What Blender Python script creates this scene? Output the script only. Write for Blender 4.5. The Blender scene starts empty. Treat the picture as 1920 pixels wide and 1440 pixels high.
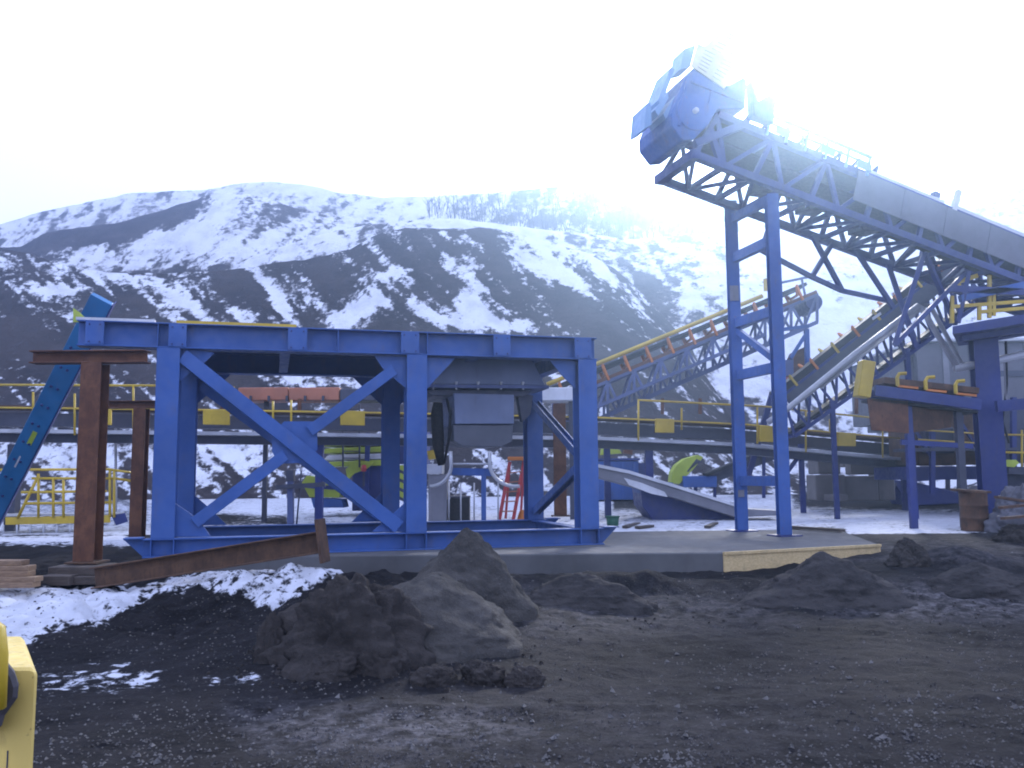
import bpy, math, random
import numpy as np
from mathutils import Vector, Matrix
random.seed(7); RNG = np.random.default_rng(7)
S = bpy.context.scene; COL = S.collection
# ------------------------------------------------------------------ camera
F, PITCH, ROLL, EYE = 1650.0, 0.104, 0.008, 1.9
_cp, _sp, _cr, _sr = math.cos(PITCH), math.sin(PITCH), math.cos(ROLL), math.sin(ROLL)
FW = Vector((0, _cp, _sp)); _up = Vector((0, -_sp, _cp)); _rt = Vector((1, 0, 0))
RT = _rt * _cr - _up * _sr; UP = _up * _cr + _rt * _sr
EYEP = Vector((0, 0, EYE))
cd = bpy.data.cameras.new('camera'); cam = bpy.data.objects.new('camera', cd); COL.objects.link(cam)
cd.sensor_fit = 'HORIZONTAL'; cd.sensor_width = 36; cd.lens = F / 1920 * 36
cd.clip_start = 0.05; cd.clip_end = 3000
cam.matrix_world = Matrix(((RT.x, UP.x, -FW.x, 0), (RT.y, UP.y, -FW.y, 0), (RT.z, UP.z, -FW.z, EYE), (0, 0, 0, 1)))
S.camera = cam
# ------------------------------------------------------------------ world, sun, exposure
SUN_EL, SUN_AZ = math.radians(25), math.radians(17.5)      # azimuth measured from +Y towards +X: behind the conveyor head
w = bpy.data.worlds.new('World'); S.world = w; w.use_nodes = True
nt = w.node_tree; nt.nodes.clear()
out = nt.nodes.new('ShaderNodeOutputWorld'); bg = nt.nodes.new('ShaderNodeBackground'); bg.inputs[1].default_value = 0.15
sky = nt.nodes.new('ShaderNodeTexSky'); sky.sky_type = 'NISHITA'; sky.sun_disc = False
sky.sun_elevation = SUN_EL; sky.sun_rotation = SUN_AZ; sky.altitude = 400; sky.air_density = 1.2; sky.dust_density = 3.0; sky.ozone_density = 2.0
tc = nt.nodes.new('ShaderNodeTexCoord'); cn = nt.nodes.new('ShaderNodeTexNoise'); cn.inputs['Scale'].default_value = 2.2; cn.inputs['Detail'].default_value = 6
rmp = nt.nodes.new('ShaderNodeMapRange'); rmp.inputs[1].default_value = .35; rmp.inputs[2].default_value = .7; rmp.inputs[3].default_value = .8; rmp.inputs[4].default_value = .96
mix = nt.nodes.new('ShaderNodeMix'); mix.data_type = 'RGBA'; mix.inputs[7].default_value = (8.5, 9.4, 13.8, 1)
nt.links.new(tc.outputs['Generated'], cn.inputs['Vector']); nt.links.new(cn.outputs[0], rmp.inputs[0]); nt.links.new(rmp.outputs[0], mix.inputs[0])
nt.links.new(sky.outputs[0], mix.inputs[6]); nt.links.new(mix.outputs[2], bg.inputs[0]); nt.links.new(bg.outputs[0], out.inputs[0])
sd = bpy.data.lights.new('sun', 'SUN'); sd.energy = 5.0; sd.angle = math.radians(10); sd.color = (1, .97, .93)
so = bpy.data.objects.new('sun', sd); COL.objects.link(so)
SUNV = Vector((math.sin(SUN_AZ) * math.cos(SUN_EL), math.cos(SUN_AZ) * math.cos(SUN_EL), math.sin(SUN_EL)))
so.rotation_euler = SUNV.to_track_quat('Z', 'Y').to_euler(); so.location = SUNV * 60
S.view_settings.view_transform = 'Standard'; S.view_settings.look = 'None'; S.view_settings.gamma = 1
S.view_settings.exposure = 0.25
S.render.engine = 'CYCLES'; S.cycles.use_denoising = True
S.cycles.pixel_filter_type = 'BLACKMAN_HARRIS'; S.cycles.filter_width = 1.9
S.cycles.max_bounces = 6; S.cycles.volume_bounces = 0

# ------------------------------------------------------------------ picture-to-place helpers
def ray(px, py): return FW * F + RT * (px - 960) + UP * (720 - py)
def P(px, py, Y):
    d = ray(px, py); return EYEP + d * (Y / d.y)
def G(px, py, z):
    d = ray(px, py); return EYEP + d * ((z - EYE) / d.z)
class VPlane:                      # a vertical plane standing in the place; pt() gives the point of it seen at a photo pixel
    def __init__(s, x, y, yaw):
        s.o = Vector((x, y, 0)); s.a = Vector((math.cos(yaw), math.sin(yaw), 0)); s.n = Vector((-math.sin(yaw), math.cos(yaw), 0))
    def pt(s, px, py, back=0.0):
        d = ray(px, py); t = (s.o - EYEP).dot(s.n) / d.dot(s.n)
        return EYEP + d * t + s.n * back
def proj_np(X, Y, Z):
    Z = Z - EYE; f = np.array(FW); r = np.array(RT); u = np.array(UP)
    d = X * f[0] + Y * f[1] + Z * f[2]; d = np.where(d < .05, .05, d)
    return 960 + F * (X * r[0] + Y * r[1] + Z * r[2]) / d, 720 - F * (X * u[0] + Y * u[1] + Z * u[2]) / d
# ------------------------------------------------------------------ numpy noise
def vnoise(x, y, seed=0):
    xi = np.floor(x).astype(np.int64); yi = np.floor(y).astype(np.int64); fx = x - xi; fy = y - yi
    def h(a, b):
        n = (a * 374761393 + b * 668265263 + seed * 1442695041) & 0xFFFFFFFF
        n = ((n ^ (n >> 13)) * 1274126177) & 0xFFFFFFFF
        n = ((n ^ (n >> 16)) * 2246822519) & 0xFFFFFFFF
        return ((n ^ (n >> 15)) & 0xFFFFFF) / float(0xFFFFFF)
    u = fx * fx * (3 - 2 * fx); v = fy * fy * (3 - 2 * fy)
    return (h(xi, yi) * (1 - u) + h(xi + 1, yi) * u) * (1 - v) + (h(xi, yi + 1) * (1 - u) + h(xi + 1, yi + 1) * u) * v
def fbm(x, y, oct=5, seed=0, gain=.5):
    s = 0; a = 1; t = 0
    for k in range(oct):
        s = s + a * vnoise(x * 2 ** k + 17.3 * k, y * 2 ** k - 9.1 * k, seed + k); t += a; a *= gain
    return s / t
def sstep(a, b, x):
    t = np.clip((x - a) / (b - a), 0, 1); return t * t * (3 - 2 * t)
def polydist(poly, X, Y):          # signed distance (px), positive inside
    p = np.array(poly, float); inside = np.zeros(X.shape, bool); dm = np.full(X.shape, 1e9)
    for i in range(len(p)):
        a = p[i]; b = p[(i + 1) % len(p)]; e = b - a
        t = np.clip(((X - a[0]) * e[0] + (Y - a[1]) * e[1]) / (e @ e), 0, 1)
        dm = np.minimum(dm, np.hypot(X - a[0] - t * e[0], Y - a[1] - t * e[1]))
        c = (a[1] > Y) != (b[1] > Y)
        xs = a[0] + (Y - a[1]) * (e[0] / (e[1] if e[1] else 1e-9))
        inside ^= c & (X < xs)
    return np.where(inside, dm, -dm)
# ------------------------------------------------------------------ materials
MATS = {}
def _nodes(name):
    m = bpy.data.materials.new(name); m.use_nodes = True; t = m.node_tree; b = t.nodes['Principled BSDF']
    return m, t, b
def N(t, kind, **kw):
    n = t.nodes.new('ShaderNode' + kind)
    for k, v in kw.items():
        if k in n.inputs: n.inputs[k].default_value = v
        else: setattr(n, k, v)
    return n
def mixc(t, fac, a, b):
    n = N(t, 'Mix', data_type='RGBA')
    for sock, v in ((0, fac), (6, a), (7, b)):
        if isinstance(v, bpy.types.NodeSocket): t.links.new(v, n.inputs[sock])
        else: n.inputs[sock].default_value = v if sock == 0 else (*v[:3], 1)
    return n.outputs[2]
def ramp(t, src, lo, hi, a=0, b=1):
    n = N(t, 'MapRange'); n.interpolation_type = 'SMOOTHSTEP'
    for i, v in enumerate((lo, hi, a, b)): n.inputs[i + 1].default_value = v
    t.links.new(src, n.inputs[0]); return n.outputs[0]
def noise(t, scale, detail=4, rough=.55, vec=None, stretch=None):
    n = N(t, 'TexNoise', Scale=scale, Detail=detail, Roughness=rough)
    if vec is None:
        g = N(t, 'NewGeometry'); vec = g.outputs['Position']
    if stretch:
        mp = N(t, 'Mapping'); mp.inputs['Scale'].default_value = stretch; t.links.new(vec, mp.inputs[0]); vec = mp.outputs[0]
    t.links.new(vec, n.inputs['Vector']); return n.outputs[0]
def bump(t, b, src, strength, dist):
    n = N(t, 'Bump', Strength=strength, Distance=dist); t.links.new(src, n.inputs['Height']); t.links.new(n.outputs[0], b.inputs['Normal'])
def paint(name, col, rough=.45, dirt=.35, dirtcol=(.09, .075, .06), scale=3.0, metallic=0.0, vary=.25, rust=0.0):
    m, t, b = _nodes(name)
    c2 = tuple(c * (1 - vary) for c in col)
    base = mixc(t, ramp(t, noise(t, scale * .4, 3), .35, .65), col, c2)
    d = ramp(t, noise(t, scale * 2.5, 6, .65, stretch=(1, 1, .35)), .52, .78, 0, dirt)
    base = mixc(t, d, base, dirtcol)
    if rust:
        base = mixc(t, ramp(t, noise(t, scale * 5, 5, .6), .62, .7, 0, rust), base, (.13, .045, .02))
    t.links.new(base, b.inputs['Base Color'])
    t.links.new(ramp(t, noise(t, scale * 4, 4), .3, .7, rough - .1, rough + .18), b.inputs['Roughness'])
    b.inputs['Metallic'].default_value = metallic
    bump(t, b, noise(t, scale * 22, 3), .12, .01)
    MATS[name] = m; return m
def rusty(name, a, c, scale=4.0):
    m, t, b = _nodes(name)
    base = mixc(t, ramp(t, noise(t, scale, 6, .65), .35, .68), a, c)
    base = mixc(t, ramp(t, noise(t, scale * 6, 4, .6, stretch=(1, 1, .25)), .5, .75, 0, .6), base, tuple(x * .45 for x in a))
    t.links.new(base, b.inputs['Base Color']); b.inputs['Roughness'].default_value = .88
    bump(t, b, noise(t, scale * 14, 5), .4, .01); MATS[name] = m; return m
BLUE = paint('blue_paint', (.032, .098, .32), .55, .5, (.085, .085, .115), 1.7)
BLUE2 = paint('weathered_blue_paint', (.034, .10, .33), .55, .5, (.07, .065, .07), 2.2, rust=.35)
DKBLUE = paint('dark_blue_paint', (.016, .03, .16), .5, .4, (.05, .045, .045), 2.0)
SHADEBLUE = paint('shaded_blue_paint', (.020, .034, .17), .5, .45, (.05, .045, .05), 2.0)  # darker blue for the right-hand steelwork; its shadow is put into the colour
SKYBLUE = paint('bright_blue_paint', (.028, .18, .40), .42, .25, (.10, .12, .14), 2.5)
STEELBLUE = paint('grey_blue_paint', (.085, .115, .26), .5, .3, (.07, .07, .08), 2.0)
PALEBLUE = paint('pale_blue_paint', (.20, .34, .52), .5, .3, (.1, .1, .12), 2.0)
HOPGREY = paint('hopper_grey_paint', (.17, .21, .33), .5, .3, (.07, .07, .08), 2.0)
GREYDK = paint('dull_grey_paint', (.10, .11, .14), .5, .3, (.07, .07, .08), 2.0)
FENDER = paint('scuffed_yellow_paint', (.86, .63, .17), .5, .4, (.28, .17, .06), 9, rust=.5)
DKSTEEL = paint('dark_grey_paint', (.05, .055, .085), .55, .3, (.07, .06, .05), 2.0)
YELLOW = paint('yellow_paint', (.55, .38, .025), .5, .35, (.12, .08, .03), 2.5)
PALEYEL = paint('pale_yellow_paint', (.75, .68, .38), .5, .15, (.2, .16, .06), 2.5)
LIME = paint('lime_paint', (.42, .52, .05), .45, .3, (.12, .11, .04), 2.5)
ORANGE = paint('orange_paint', (.55, .17, .02), .5, .35, (.12, .06, .03), 3)
RED = paint('red_paint', (.48, .045, .05), .45, .25, (.15, .05, .05), 3)
PINK = paint('faded_orange_paint', (.42, .16, .09), .6, .3, (.15, .09, .07), 2)
GREEN = paint('green_plastic', (.01, .11, .06), .4, .15, (.03, .05, .03), 3)
GREY = paint('grey_steel', (.20, .20, .23), .5, .35, (.09, .08, .08), 2.5)
CLAD = paint('grey_cladding', (.12, .12, .145), .55, .35, (.1, .095, .1), 1.5)
WHITE = paint('white_paint', (.62, .63, .66), .5, .25, (.25, .23, .22), 2.5)
GALV = paint('galvanised_steel', (.45, .46, .49), .42, .25, (.22, .21, .21), 4, metallic=.35)
RUBBER = paint('black_rubber', (.018, .018, .02), .75, .4, (.06, .05, .05), 4)
GREYRUB = paint('grey_rubber', (.075, .07, .08), .7, .4, (.11, .08, .07), 8)
RUST = rusty('rust', (.090, .035, .018), (.155, .066, .031))
DKRUST = rusty('dark_rust', (.068, .037, .023), (.125, .066, .036))
CONC = paint('concrete', (.105, .105, .108), .9, .55, (.06, .055, .05), 1.4, vary=.3)
BLOCK = paint('concrete_block', (.22, .205, .20), .9, .5, (.10, .09, .085), 1.6, vary=.35)
TARP = paint('grey_tarpaulin', (.10, .10, .12), .6, .6, (.05, .042, .04), 6)
def wood(name, a, c):
    m, t, b = _nodes(name)
    g = noise(t, 6, 5, .6, stretch=(1.2, 9, 9))
    base = mixc(t, ramp(t, g, .35, .65), a, c)
    base = mixc(t, ramp(t, noise(t, 3, 5, .6), .5, .75, 0, .7), base, tuple(x * .45 for x in a))
    t.links.new(base, b.inputs['Base Color']); b.inputs['Roughness'].default_value = .8; bump(t, b, g, .3, .01); MATS[name] = m; return m
WOOD = wood('lumber', (.26, .17, .10), (.16, .10, .06)); OLDWOOD = wood('old_timber', (.085, .065, .052), (.05, .038, .03)); PLY = wood('plywood', (.62, .47, .24), (.48, .35, .16))
def earth(name, a, c, pebble, snowy=True, sc=1.0, snow_noise=(1.3, .9), bstr=.6, gravel=False, soft=.0, snowcol=(.80, .82, .88)):
    m, t, b = _nodes(name)
    base = mixc(t, ramp(t, noise(t, .8 * sc, 9, .68), .38, .62), a, c)
    base = mixc(t, ramp(t, noise(t, 4.5 * sc, 7, .7, stretch=(.6, 1.3, 1)), .45, .7, 0, .55), base, tuple(x * 1.5 for x in c))
    pb = noise(t, 28 * sc, 5, .7)
    base = mixc(t, ramp(t, pb, .54, .68, 0, .8), base, pebble)
    if gravel:
        ga = N(t, 'Attribute', attribute_name='gravel'); vo = N(t, 'TexVoronoi', Scale=26.0); g = N(t, 'NewGeometry'); t.links.new(g.outputs['Position'], vo.inputs['Vector'])
        gc = mixc(t, vo.outputs['Color'], tuple(x * 1.0 for x in pebble), tuple(min(1, x * 3.3) for x in pebble))
        mm = N(t, 'Math', operation='MULTIPLY'); t.links.new(ga.outputs['Fac'], mm.inputs[0]); t.links.new(ramp(t, noise(t, 5, 6, .7), .38, .62), mm.inputs[1])
        base = mixc(t, mm.outputs[0], base, gc)
    rough = .95
    if snowy:
        at = N(t, 'Attribute', attribute_name='snow')
        nz = noise(t, snow_noise[0], 8, .68)
        s = N(t, 'Math', operation='SUBTRACT'); t.links.new(nz, s.inputs[0]); s.inputs[1].default_value = .5
        k = N(t, 'Math', operation='MULTIPLY_ADD'); t.links.new(s.outputs[0], k.inputs[0]); k.inputs[1].default_value = snow_noise[1]; t.links.new(at.outputs['Fac'], k.inputs[2])
        sf = ramp(t, k.outputs[0], .44 - soft, .58 + soft)
        sn = mixc(t, ramp(t, noise(t, 3.5 * sc, 5), .4, .75), snowcol, tuple(x * .76 for x in snowcol))
        base = mixc(t, sf, base, sn)
    t.links.new(base, b.inputs['Base Color']); b.inputs['Roughness'].default_value = rough; b.inputs['Specular IOR Level'].default_value = .12
    ad = N(t, 'Math', operation='MULTIPLY_ADD'); t.links.new(noise(t, 8 * sc, 7, .7), ad.inputs[0]); ad.inputs[1].default_value = 2.2; t.links.new(pb, ad.inputs[2])
    bump(t, b, ad.outputs[0], bstr, .035 / sc); MATS[name] = m; return m
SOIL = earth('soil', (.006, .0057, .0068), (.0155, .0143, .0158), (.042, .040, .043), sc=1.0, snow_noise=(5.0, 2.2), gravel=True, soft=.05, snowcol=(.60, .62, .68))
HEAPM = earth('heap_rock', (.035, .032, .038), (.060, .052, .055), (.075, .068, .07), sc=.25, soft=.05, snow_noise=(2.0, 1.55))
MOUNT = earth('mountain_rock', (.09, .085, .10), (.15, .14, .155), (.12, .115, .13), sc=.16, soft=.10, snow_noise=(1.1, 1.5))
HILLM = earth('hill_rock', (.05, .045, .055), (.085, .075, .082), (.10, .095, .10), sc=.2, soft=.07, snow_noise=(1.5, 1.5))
CLOD = earth('damp_clod', (.031, .0275, .026), (.054, .048, .045), (.075, .069, .066), snowy=False, sc=2.6, bstr=1.0)
GRAVELM = earth('heaped_gravel', (.044, .042, .040), (.075, .070, .065), (.105, .1, .092), snowy=False, sc=1.5, bstr=.9)
PEBBLE = earth('pebble_stone', (.04, .038, .038), (.14, .135, .13), (.22, .21, .205), snowy=False, sc=3)
HEAPG = earth('heaped_soil', (.030, .028, .0285), (.056, .052, .051), (.05, .047, .046), snowy=False, sc=1.6, bstr=.9)
# ------------------------------------------------------------------ mesh builder
ORG = {}
def axes(p0, p1, up=None):
    a = (p1 - p0).normalized(); up = Vector(up) if up is not None else Vector((0, 0, 1))
    if abs(a.dot(up.normalized())) > .98: up = Vector((0, 1, 0)) if abs(a.y) < .9 else Vector((1, 0, 0))
    s = a.cross(up).normalized(); return a, s, s.cross(a).normalized()
class MB:
    def __init__(s): s.v = []; s.f = []
    def add(s, vs, fs):
        k = len(s.v); s.v += [Vector(v) for v in vs]; s.f += [tuple(i + k for i in f) for f in fs]; return s
    def prism(s, pts, vec):
        n = len(pts); vec = Vector(vec); pts = [Vector(p) for p in pts]
        nrm = Vector((0, 0, 0))
        for i in range(n): nrm += pts[i].cross(pts[(i + 1) % n])
        if nrm.dot(vec) > 0: pts = pts[::-1]
        fs = [tuple(range(n)), tuple(range(2 * n - 1, n - 1, -1))] + [((i + 1) % n, i, n + i, n + (i + 1) % n) for i in range(n)]
        return s.add(pts + [p + vec for p in pts], fs)
    def bar(s, p0, p1, w, h, up=None):
        p0 = Vector(p0); p1 = Vector(p1); a, sd, u = axes(p0, p1, up)
        return s.prism([p0 + sd * x * w / 2 + u * y * h / 2 for x, y in ((-1, -1), (1, -1), (1, 1), (-1, 1))], p1 - p0)
    def box(s, c, size, yaw=0, tilt=None):
        c = Vector(c); R = Matrix.Rotation(yaw, 3, 'Z')
        if tilt: R = R @ Matrix.Rotation(tilt[0], 3, 'X') @ Matrix.Rotation(tilt[1], 3, 'Y')
        x, y, z = (q / 2 for q in size)
        return s.prism([c + R @ Vector((i * x, j * y, -z)) for i, j in ((-1, -1), (1, -1), (1, 1), (-1, 1))], R @ Vector((0, 0, 2 * z)))
    def ib(s, p0, p1, w, d, tf=.022, tw=.016, up=None):      # I section: flange width w, depth d along up
        p0 = Vector(p0); p1 = Vector(p1); a, sd, u = axes(p0, p1, up); x, y, q, r = w / 2, d / 2, tw / 2, d / 2 - tf
        pr = [(-x, -y), (x, -y), (x, -r), (q, -r), (q, r), (x, r), (x, y), (-x, y), (-x, r), (-q, r), (-q, -r), (-x, -r)]
        return s.prism([p0 + sd * i + u * j for i, j in pr], p1 - p0)
    def ch(s, p0, p1, w, d, tf=.016, tw=.012, up=None):      # C section, web on the -side
        p0 = Vector(p0); p1 = Vector(p1); a, sd, u = axes(p0, p1, up); x, y = w / 2, d / 2
        pr = [(-x, -y), (x, -y), (x, -y + tf), (-x + tw, -y + tf), (-x + tw, y - tf), (x, y - tf), (x, y), (-x, y)]
        return s.prism([p0 + sd * i + u * j for i, j in pr], p1 - p0)
    def tube(s, pts, r, n=8, close=False):
        pts = [Vector(p) for p in pts]; m = len(pts); vs = []; fs = []; prev = None
        for i, p in enumerate(pts):
            d = (pts[min(i + 1, m - 1)] - pts[max(i - 1, 0)]).normalized()
            if prev is None: _a, sd, u = axes(p, p + d)
            else:
                sd = (prev - d * prev.dot(d)).normalized(); u = sd.cross(d).normalized()
            prev = sd; rr = r[i] if isinstance(r, (list, tuple)) else r
            vs += [p + sd * rr * math.cos(2 * math.pi * k / n) + u * rr * math.sin(2 * math.pi * k / n) for k in range(n)]
        for i in range(m - 1):
            fs += [(i * n + k, i * n + (k + 1) % n, (i + 1) * n + (k + 1) % n, (i + 1) * n + k) for k in range(n)]
        fs += [tuple(range(n - 1, -1, -1)), tuple((m - 1) * n + k for k in range(n))]
        return s.add(vs, fs)
    def lathe(s, c, prof, n=20, axis=None):
        c = Vector(c); R = Matrix.Identity(3)
        if axis is not None: R = Vector((0, 0, 1)).rotation_difference(Vector(axis)).to_matrix()
        vs = []; fs = []
        for r, z in prof: vs += [c + R @ Vector((r * math.cos(2 * math.pi * k / n), r * math.sin(2 * math.pi * k / n), z)) for k in range(n)]
        for i in range(len(prof) - 1): fs += [(i * n + k, i * n + (k + 1) % n, (i + 1) * n + (k + 1) % n, (i + 1) * n + k) for k in range(n)]
        fs += [tuple(range(n - 1, -1, -1)), tuple((len(prof) - 1) * n + k for k in range(n))]
        return s.add(vs, fs)
def root_of(o):
    while o.parent: o = o.parent
    return o
def build(name, mb, mat, parent=None, label=None, bev=0, smooth=False):
    org = ORG[root_of(parent).name] if parent else Vector((0, 0, 0))
    me = bpy.data.meshes.new(name); me.from_pydata([tuple(v - org) for v in mb.v], [], mb.f); me.update()
    me.materials.append(mat)
    o = bpy.data.objects.new(name, me); COL.objects.link(o)
    if parent: o.parent = parent
    if label: o['label'] = label
    if smooth: me.polygons.foreach_set('use_smooth', [True] * len(me.polygons))
    if bev:
        b = o.modifiers.new('bevel', 'BEVEL'); b.width = bev; b.segments = 1; b.limit_method = 'ANGLE'
    return o
def thing(name, label, cat, loc, group=None):
    o = bpy.data.objects.new(name, None); COL.objects.link(o); o.location = loc; o.empty_display_size = .2
    o['label'] = label; o['category'] = cat
    if group: o['group'] = group
    ORG[o.name] = Vector(loc); return o
def single(name, mb, mat, label, cat, group=None, **k):
    o = build(name, mb, mat, None, **k)
    c = sum(mb.v, Vector()) / len(mb.v); c.z = min(v.z for v in mb.v)
    o.data.transform(Matrix.Translation(-c)); o.location = c
    o['label'] = label; o['category'] = cat
    if group: o['group'] = group
    return o
def rep(o, delta):                       # a copy of one part, moved along
    c = o.copy(); COL.objects.link(c); c.location = o.location + Vector(delta); return c
def bar(name, par, mat, p0, p1, w, h=None, up=None, **k): return build(name, MB().bar(p0, p1, w, h or w, up), mat, par, **k)
def ibeam(name, par, mat, p0, p1, w, d, up=None, **k): return build(name, MB().ib(p0, p1, w, d, up=up), mat, par, **k)
def pipe(name, par, mat, pts, r, n=8, **k): return build(name, MB().tube(pts, r, n), mat, par, smooth=True, **k)
def grid_mesh(name, X, Y, Z, mat, attrs, kind='structure', smooth=True):
    ny, nx = X.shape; me = bpy.data.meshes.new(name)
    co = np.stack([X, Y, Z], -1).reshape(-1, 3).astype(np.float32)
    i = np.arange((ny - 1) * (nx - 1)); r = i // (nx - 1); c = i % (nx - 1); a = r * nx + c
    q = np.stack([a, a + 1, a + nx + 1, a + nx], -1).astype(np.int32)
    me.vertices.add(len(co)); me.vertices.foreach_set('co', co.ravel()); me.loops.add(q.size); me.loops.foreach_set('vertex_index', q.ravel())
    me.polygons.add(len(q)); me.polygons.foreach_set('loop_start', np.arange(0, q.size, 4, dtype=np.int32))
    me.update(calc_edges=True)
    for k, v in attrs.items():
        at = me.attributes.new(k, 'FLOAT', 'POINT'); at.data.foreach_set('value', v.ravel().astype(np.float32))
    me.polygons.foreach_set('use_smooth', [smooth] * len(q)); me.materials.append(mat)
    o = bpy.data.objects.new(name, me); COL.objects.link(o); o['kind'] = kind; return o
# ------------------------------------------------------------------ ground
def base_z(x, y):
    z = .57 * sstep(11.3, 18.6, y) + np.maximum(0, y - 19) * .017
    z = z + .15 * np.exp(-((y - 12.9) / 1.5) ** 2) * sstep(-1.2, -3.0, x)
    z = z + .34 * np.exp(-((x + 3.1) / 1.3) ** 2 - ((y - 13.0) / .75) ** 2)
    z = z + .16 * np.exp(-((x - 6.2) / 1.0) ** 2 - ((y - 14.0) / .85) ** 2)                    # spill against the formwork
    z = z + .28 * np.exp(-((x - 7.6) / .75) ** 2 - ((y - 15.2) / .8) ** 2)
    z = z + .42 * np.exp(-((x + 1.7) / 1.25) ** 2 - ((y - 10.1) / 1.2) ** 2) + .22 * np.exp(-((x + .3) / 1.6) ** 2 - ((y - 11.4) / 1.5) ** 2)
    z = z + .10 * np.exp(-((x + 4.2) / 1.8) ** 2 - ((y - 10.6) / .9) ** 2)
    return z
PAD = [G(300, 1044, .6), G(1355, 1036, .6), G(1648, 1021, .6)]
PAD += [Vector((7.6, 20.9, .6)), Vector((-7.4, 19.9, .6))]
def make_ground():
    def spaced(parts): return np.concatenate([np.linspace(a, b, n, endpoint=False) for a, b, n in parts] + [np.array([parts[-1][1]])])
    xs = spaced([(-150, -40, 24), (-40, -10, 60), (-10, 10, 330), (10, 40, 70), (40, 150, 24)])
    ys = spaced([(-30, 3, 14), (3, 18, 300), (18, 42, 130), (42, 100, 40), (100, 140, 8)])
    X, Y = np.meshgrid(xs, ys)
    Z = base_z(X, Y)
    near = sstep(60, 30, Y)
    rough = .12 * (fbm(X * .7, Y * .7, 6, 3, .58) - .5) + (.035 + .06 * sstep(9.3, 11, Y) * sstep(17, 14, Y)) * (fbm(X * 3.1, Y * 3.1, 4, 9) - .5) + .045 * (fbm(X * 7, Y * 7, 3, 19) - .5)
    bank = sstep(9.3, 11, Y) * sstep(17.5, 14.5, Y)
    flat = 1 - .7 * sstep(16, 18.5, Y)
    Z = Z + rough * flat * (1 + 1.8 * bank * sstep(.2, -2.0, X)) * near
    # tyre-like ruts running across the foreground
    Z = Z - (.012 * np.exp(-((Y - 7.2 - .05 * X) / .16) ** 2) - .02 * np.exp(-((Y - 7.5 - .05 * X) / .12) ** 2)) - .012 * np.exp(-((Y - 8.6 - .05 * X) / .18) ** 2)
    Z = Z + .34 * fbm(X * 1.4, Y * .6, 5, 41) * np.exp(-((Y - 13.75) / .42) ** 2) * sstep(-2.6, -1.4, X) * sstep(4.6, 3.6, X)
    px, py = proj_np(X, Y, Z)
    ins = polydist([(p.x, p.y) for p in PAD], X, Y)
    Z = np.where(ins > -.05, np.minimum(Z, .6 - .12 * sstep(-.05, .25, ins)), Z)
    n1 = fbm(px / 60, py / 14, 5, 21); n2 = fbm(px / 14, py / 6, 4, 33)
    snow = np.zeros_like(X)
    def put(poly, soft, amt):
        nonlocal snow
        d = polydist(poly, px, py); snow = np.maximum(snow, amt * sstep(-soft, soft, d + (n2 - .5) * soft * 2.2))
    put([(-200, 1092), (160, 1100), (300, 1098), (262, 1130), (215, 1162), (110, 1185), (40, 1212), (-200, 1235)], 18, .74)
    put([(290, 1090), (420, 1062), (640, 1048), (690, 1040), (648, 1078), (575, 1110), (500, 1150), (465, 1120), (380, 1108), (300, 1118)], 14, .66)
    put([(70, 1262), (190, 1248), (320, 1252), (305, 1286), (200, 1300), (80, 1296)], 22, .46)
    put([(385, 1268), (450, 1256), (505, 1266), (470, 1284), (395, 1286)], 14, .45)
    put([(-300, 1000), (150, 1004), (240, 1000), (240, 1024), (-300, 1024)], 7, .8)
    yard = (Y > 19.3) & (py < 1003)
    s = np.where(yard, .74 + .5 * (n1 - .5), 0)
    for poly, soft, a in (([(1480, 905), (1830, 915), (1830, 957), (1640, 953), (1490, 950)], 8, -.62), ([(1150, 930), (1400, 945), (1400, 958), (1150, 955)], 6, -.5),
                          ([(380, 962), (540, 968), (540, 984), (380, 984)], 6, -.5), ([(0, 930), (260, 920), (300, 985), (0, 1000)], 30, -.22),
                          ([(1820, 900), (2100, 900), (2100, 1010), (1820, 1010)], 20, -.35), ([(-200, 880), (500, 860), (520, 905), (-200, 930)], 12, -.25), ([(1480, 988), (1585, 992), (1585, 1004), (1480, 1000)], 4, -.7)):
        s = s + a * sstep(-soft, soft, polydist(poly, px, py))
    snow = np.maximum(snow, np.where(yard, s, 0))
    snow = np.where((ins > .05), 0, snow)
    Z = Z + .035 * sstep(.35, .75, snow) * (Y < 19)
    grav = np.zeros_like(X)
    for poly, soft, a in (([(430, 1330), (900, 1325), (1010, 1370), (760, 1420), (480, 1400)], 45, .9), ([(1640, 1095), (1990, 1090), (2000, 1165), (1700, 1160), (1560, 1150)], 25, 1.0),
                          ([(860, 1290), (1500, 1300), (1560, 1420), (900, 1430)], 80, .22), ([(960, 1095), (1420, 1110), (1500, 1170), (900, 1200)], 30, .5), ([(1500, 1010), (2000, 1000), (2000, 1060), (1600, 1060)], 18, .5)):
        grav = np.maximum(grav, a * sstep(-soft, soft, polydist(poly, px, py)))
    grid_mesh('ground', X, Y, Z, SOIL, {'snow': snow, 'gravel': grav})
    return xs, ys, Z
GX, GY, GZ = make_ground()
def gz(x, y):                     # height of the finished ground
    i = int(np.clip(np.searchsorted(GX, x) - 1, 0, len(GX) - 2)); j = int(np.clip(np.searchsorted(GY, y) - 1, 0, len(GY) - 2))
    u = (x - GX[i]) / (GX[i + 1] - GX[i]); v = (y - GY[j]) / (GY[j + 1] - GY[j])
    return float((GZ[j, i] * (1 - u) + GZ[j, i + 1] * u) * (1 - v) + (GZ[j + 1, i] * (1 - u) + GZ[j + 1, i + 1] * u) * v)
def GG(px, py):                   # where the ground is seen at a photo pixel
    z = .5
    for k in range(12): p = G(px, py, z); z = .5 * z + .5 * gz(p.x, p.y)
    p.z = gz(p.x, p.y); return p
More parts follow.
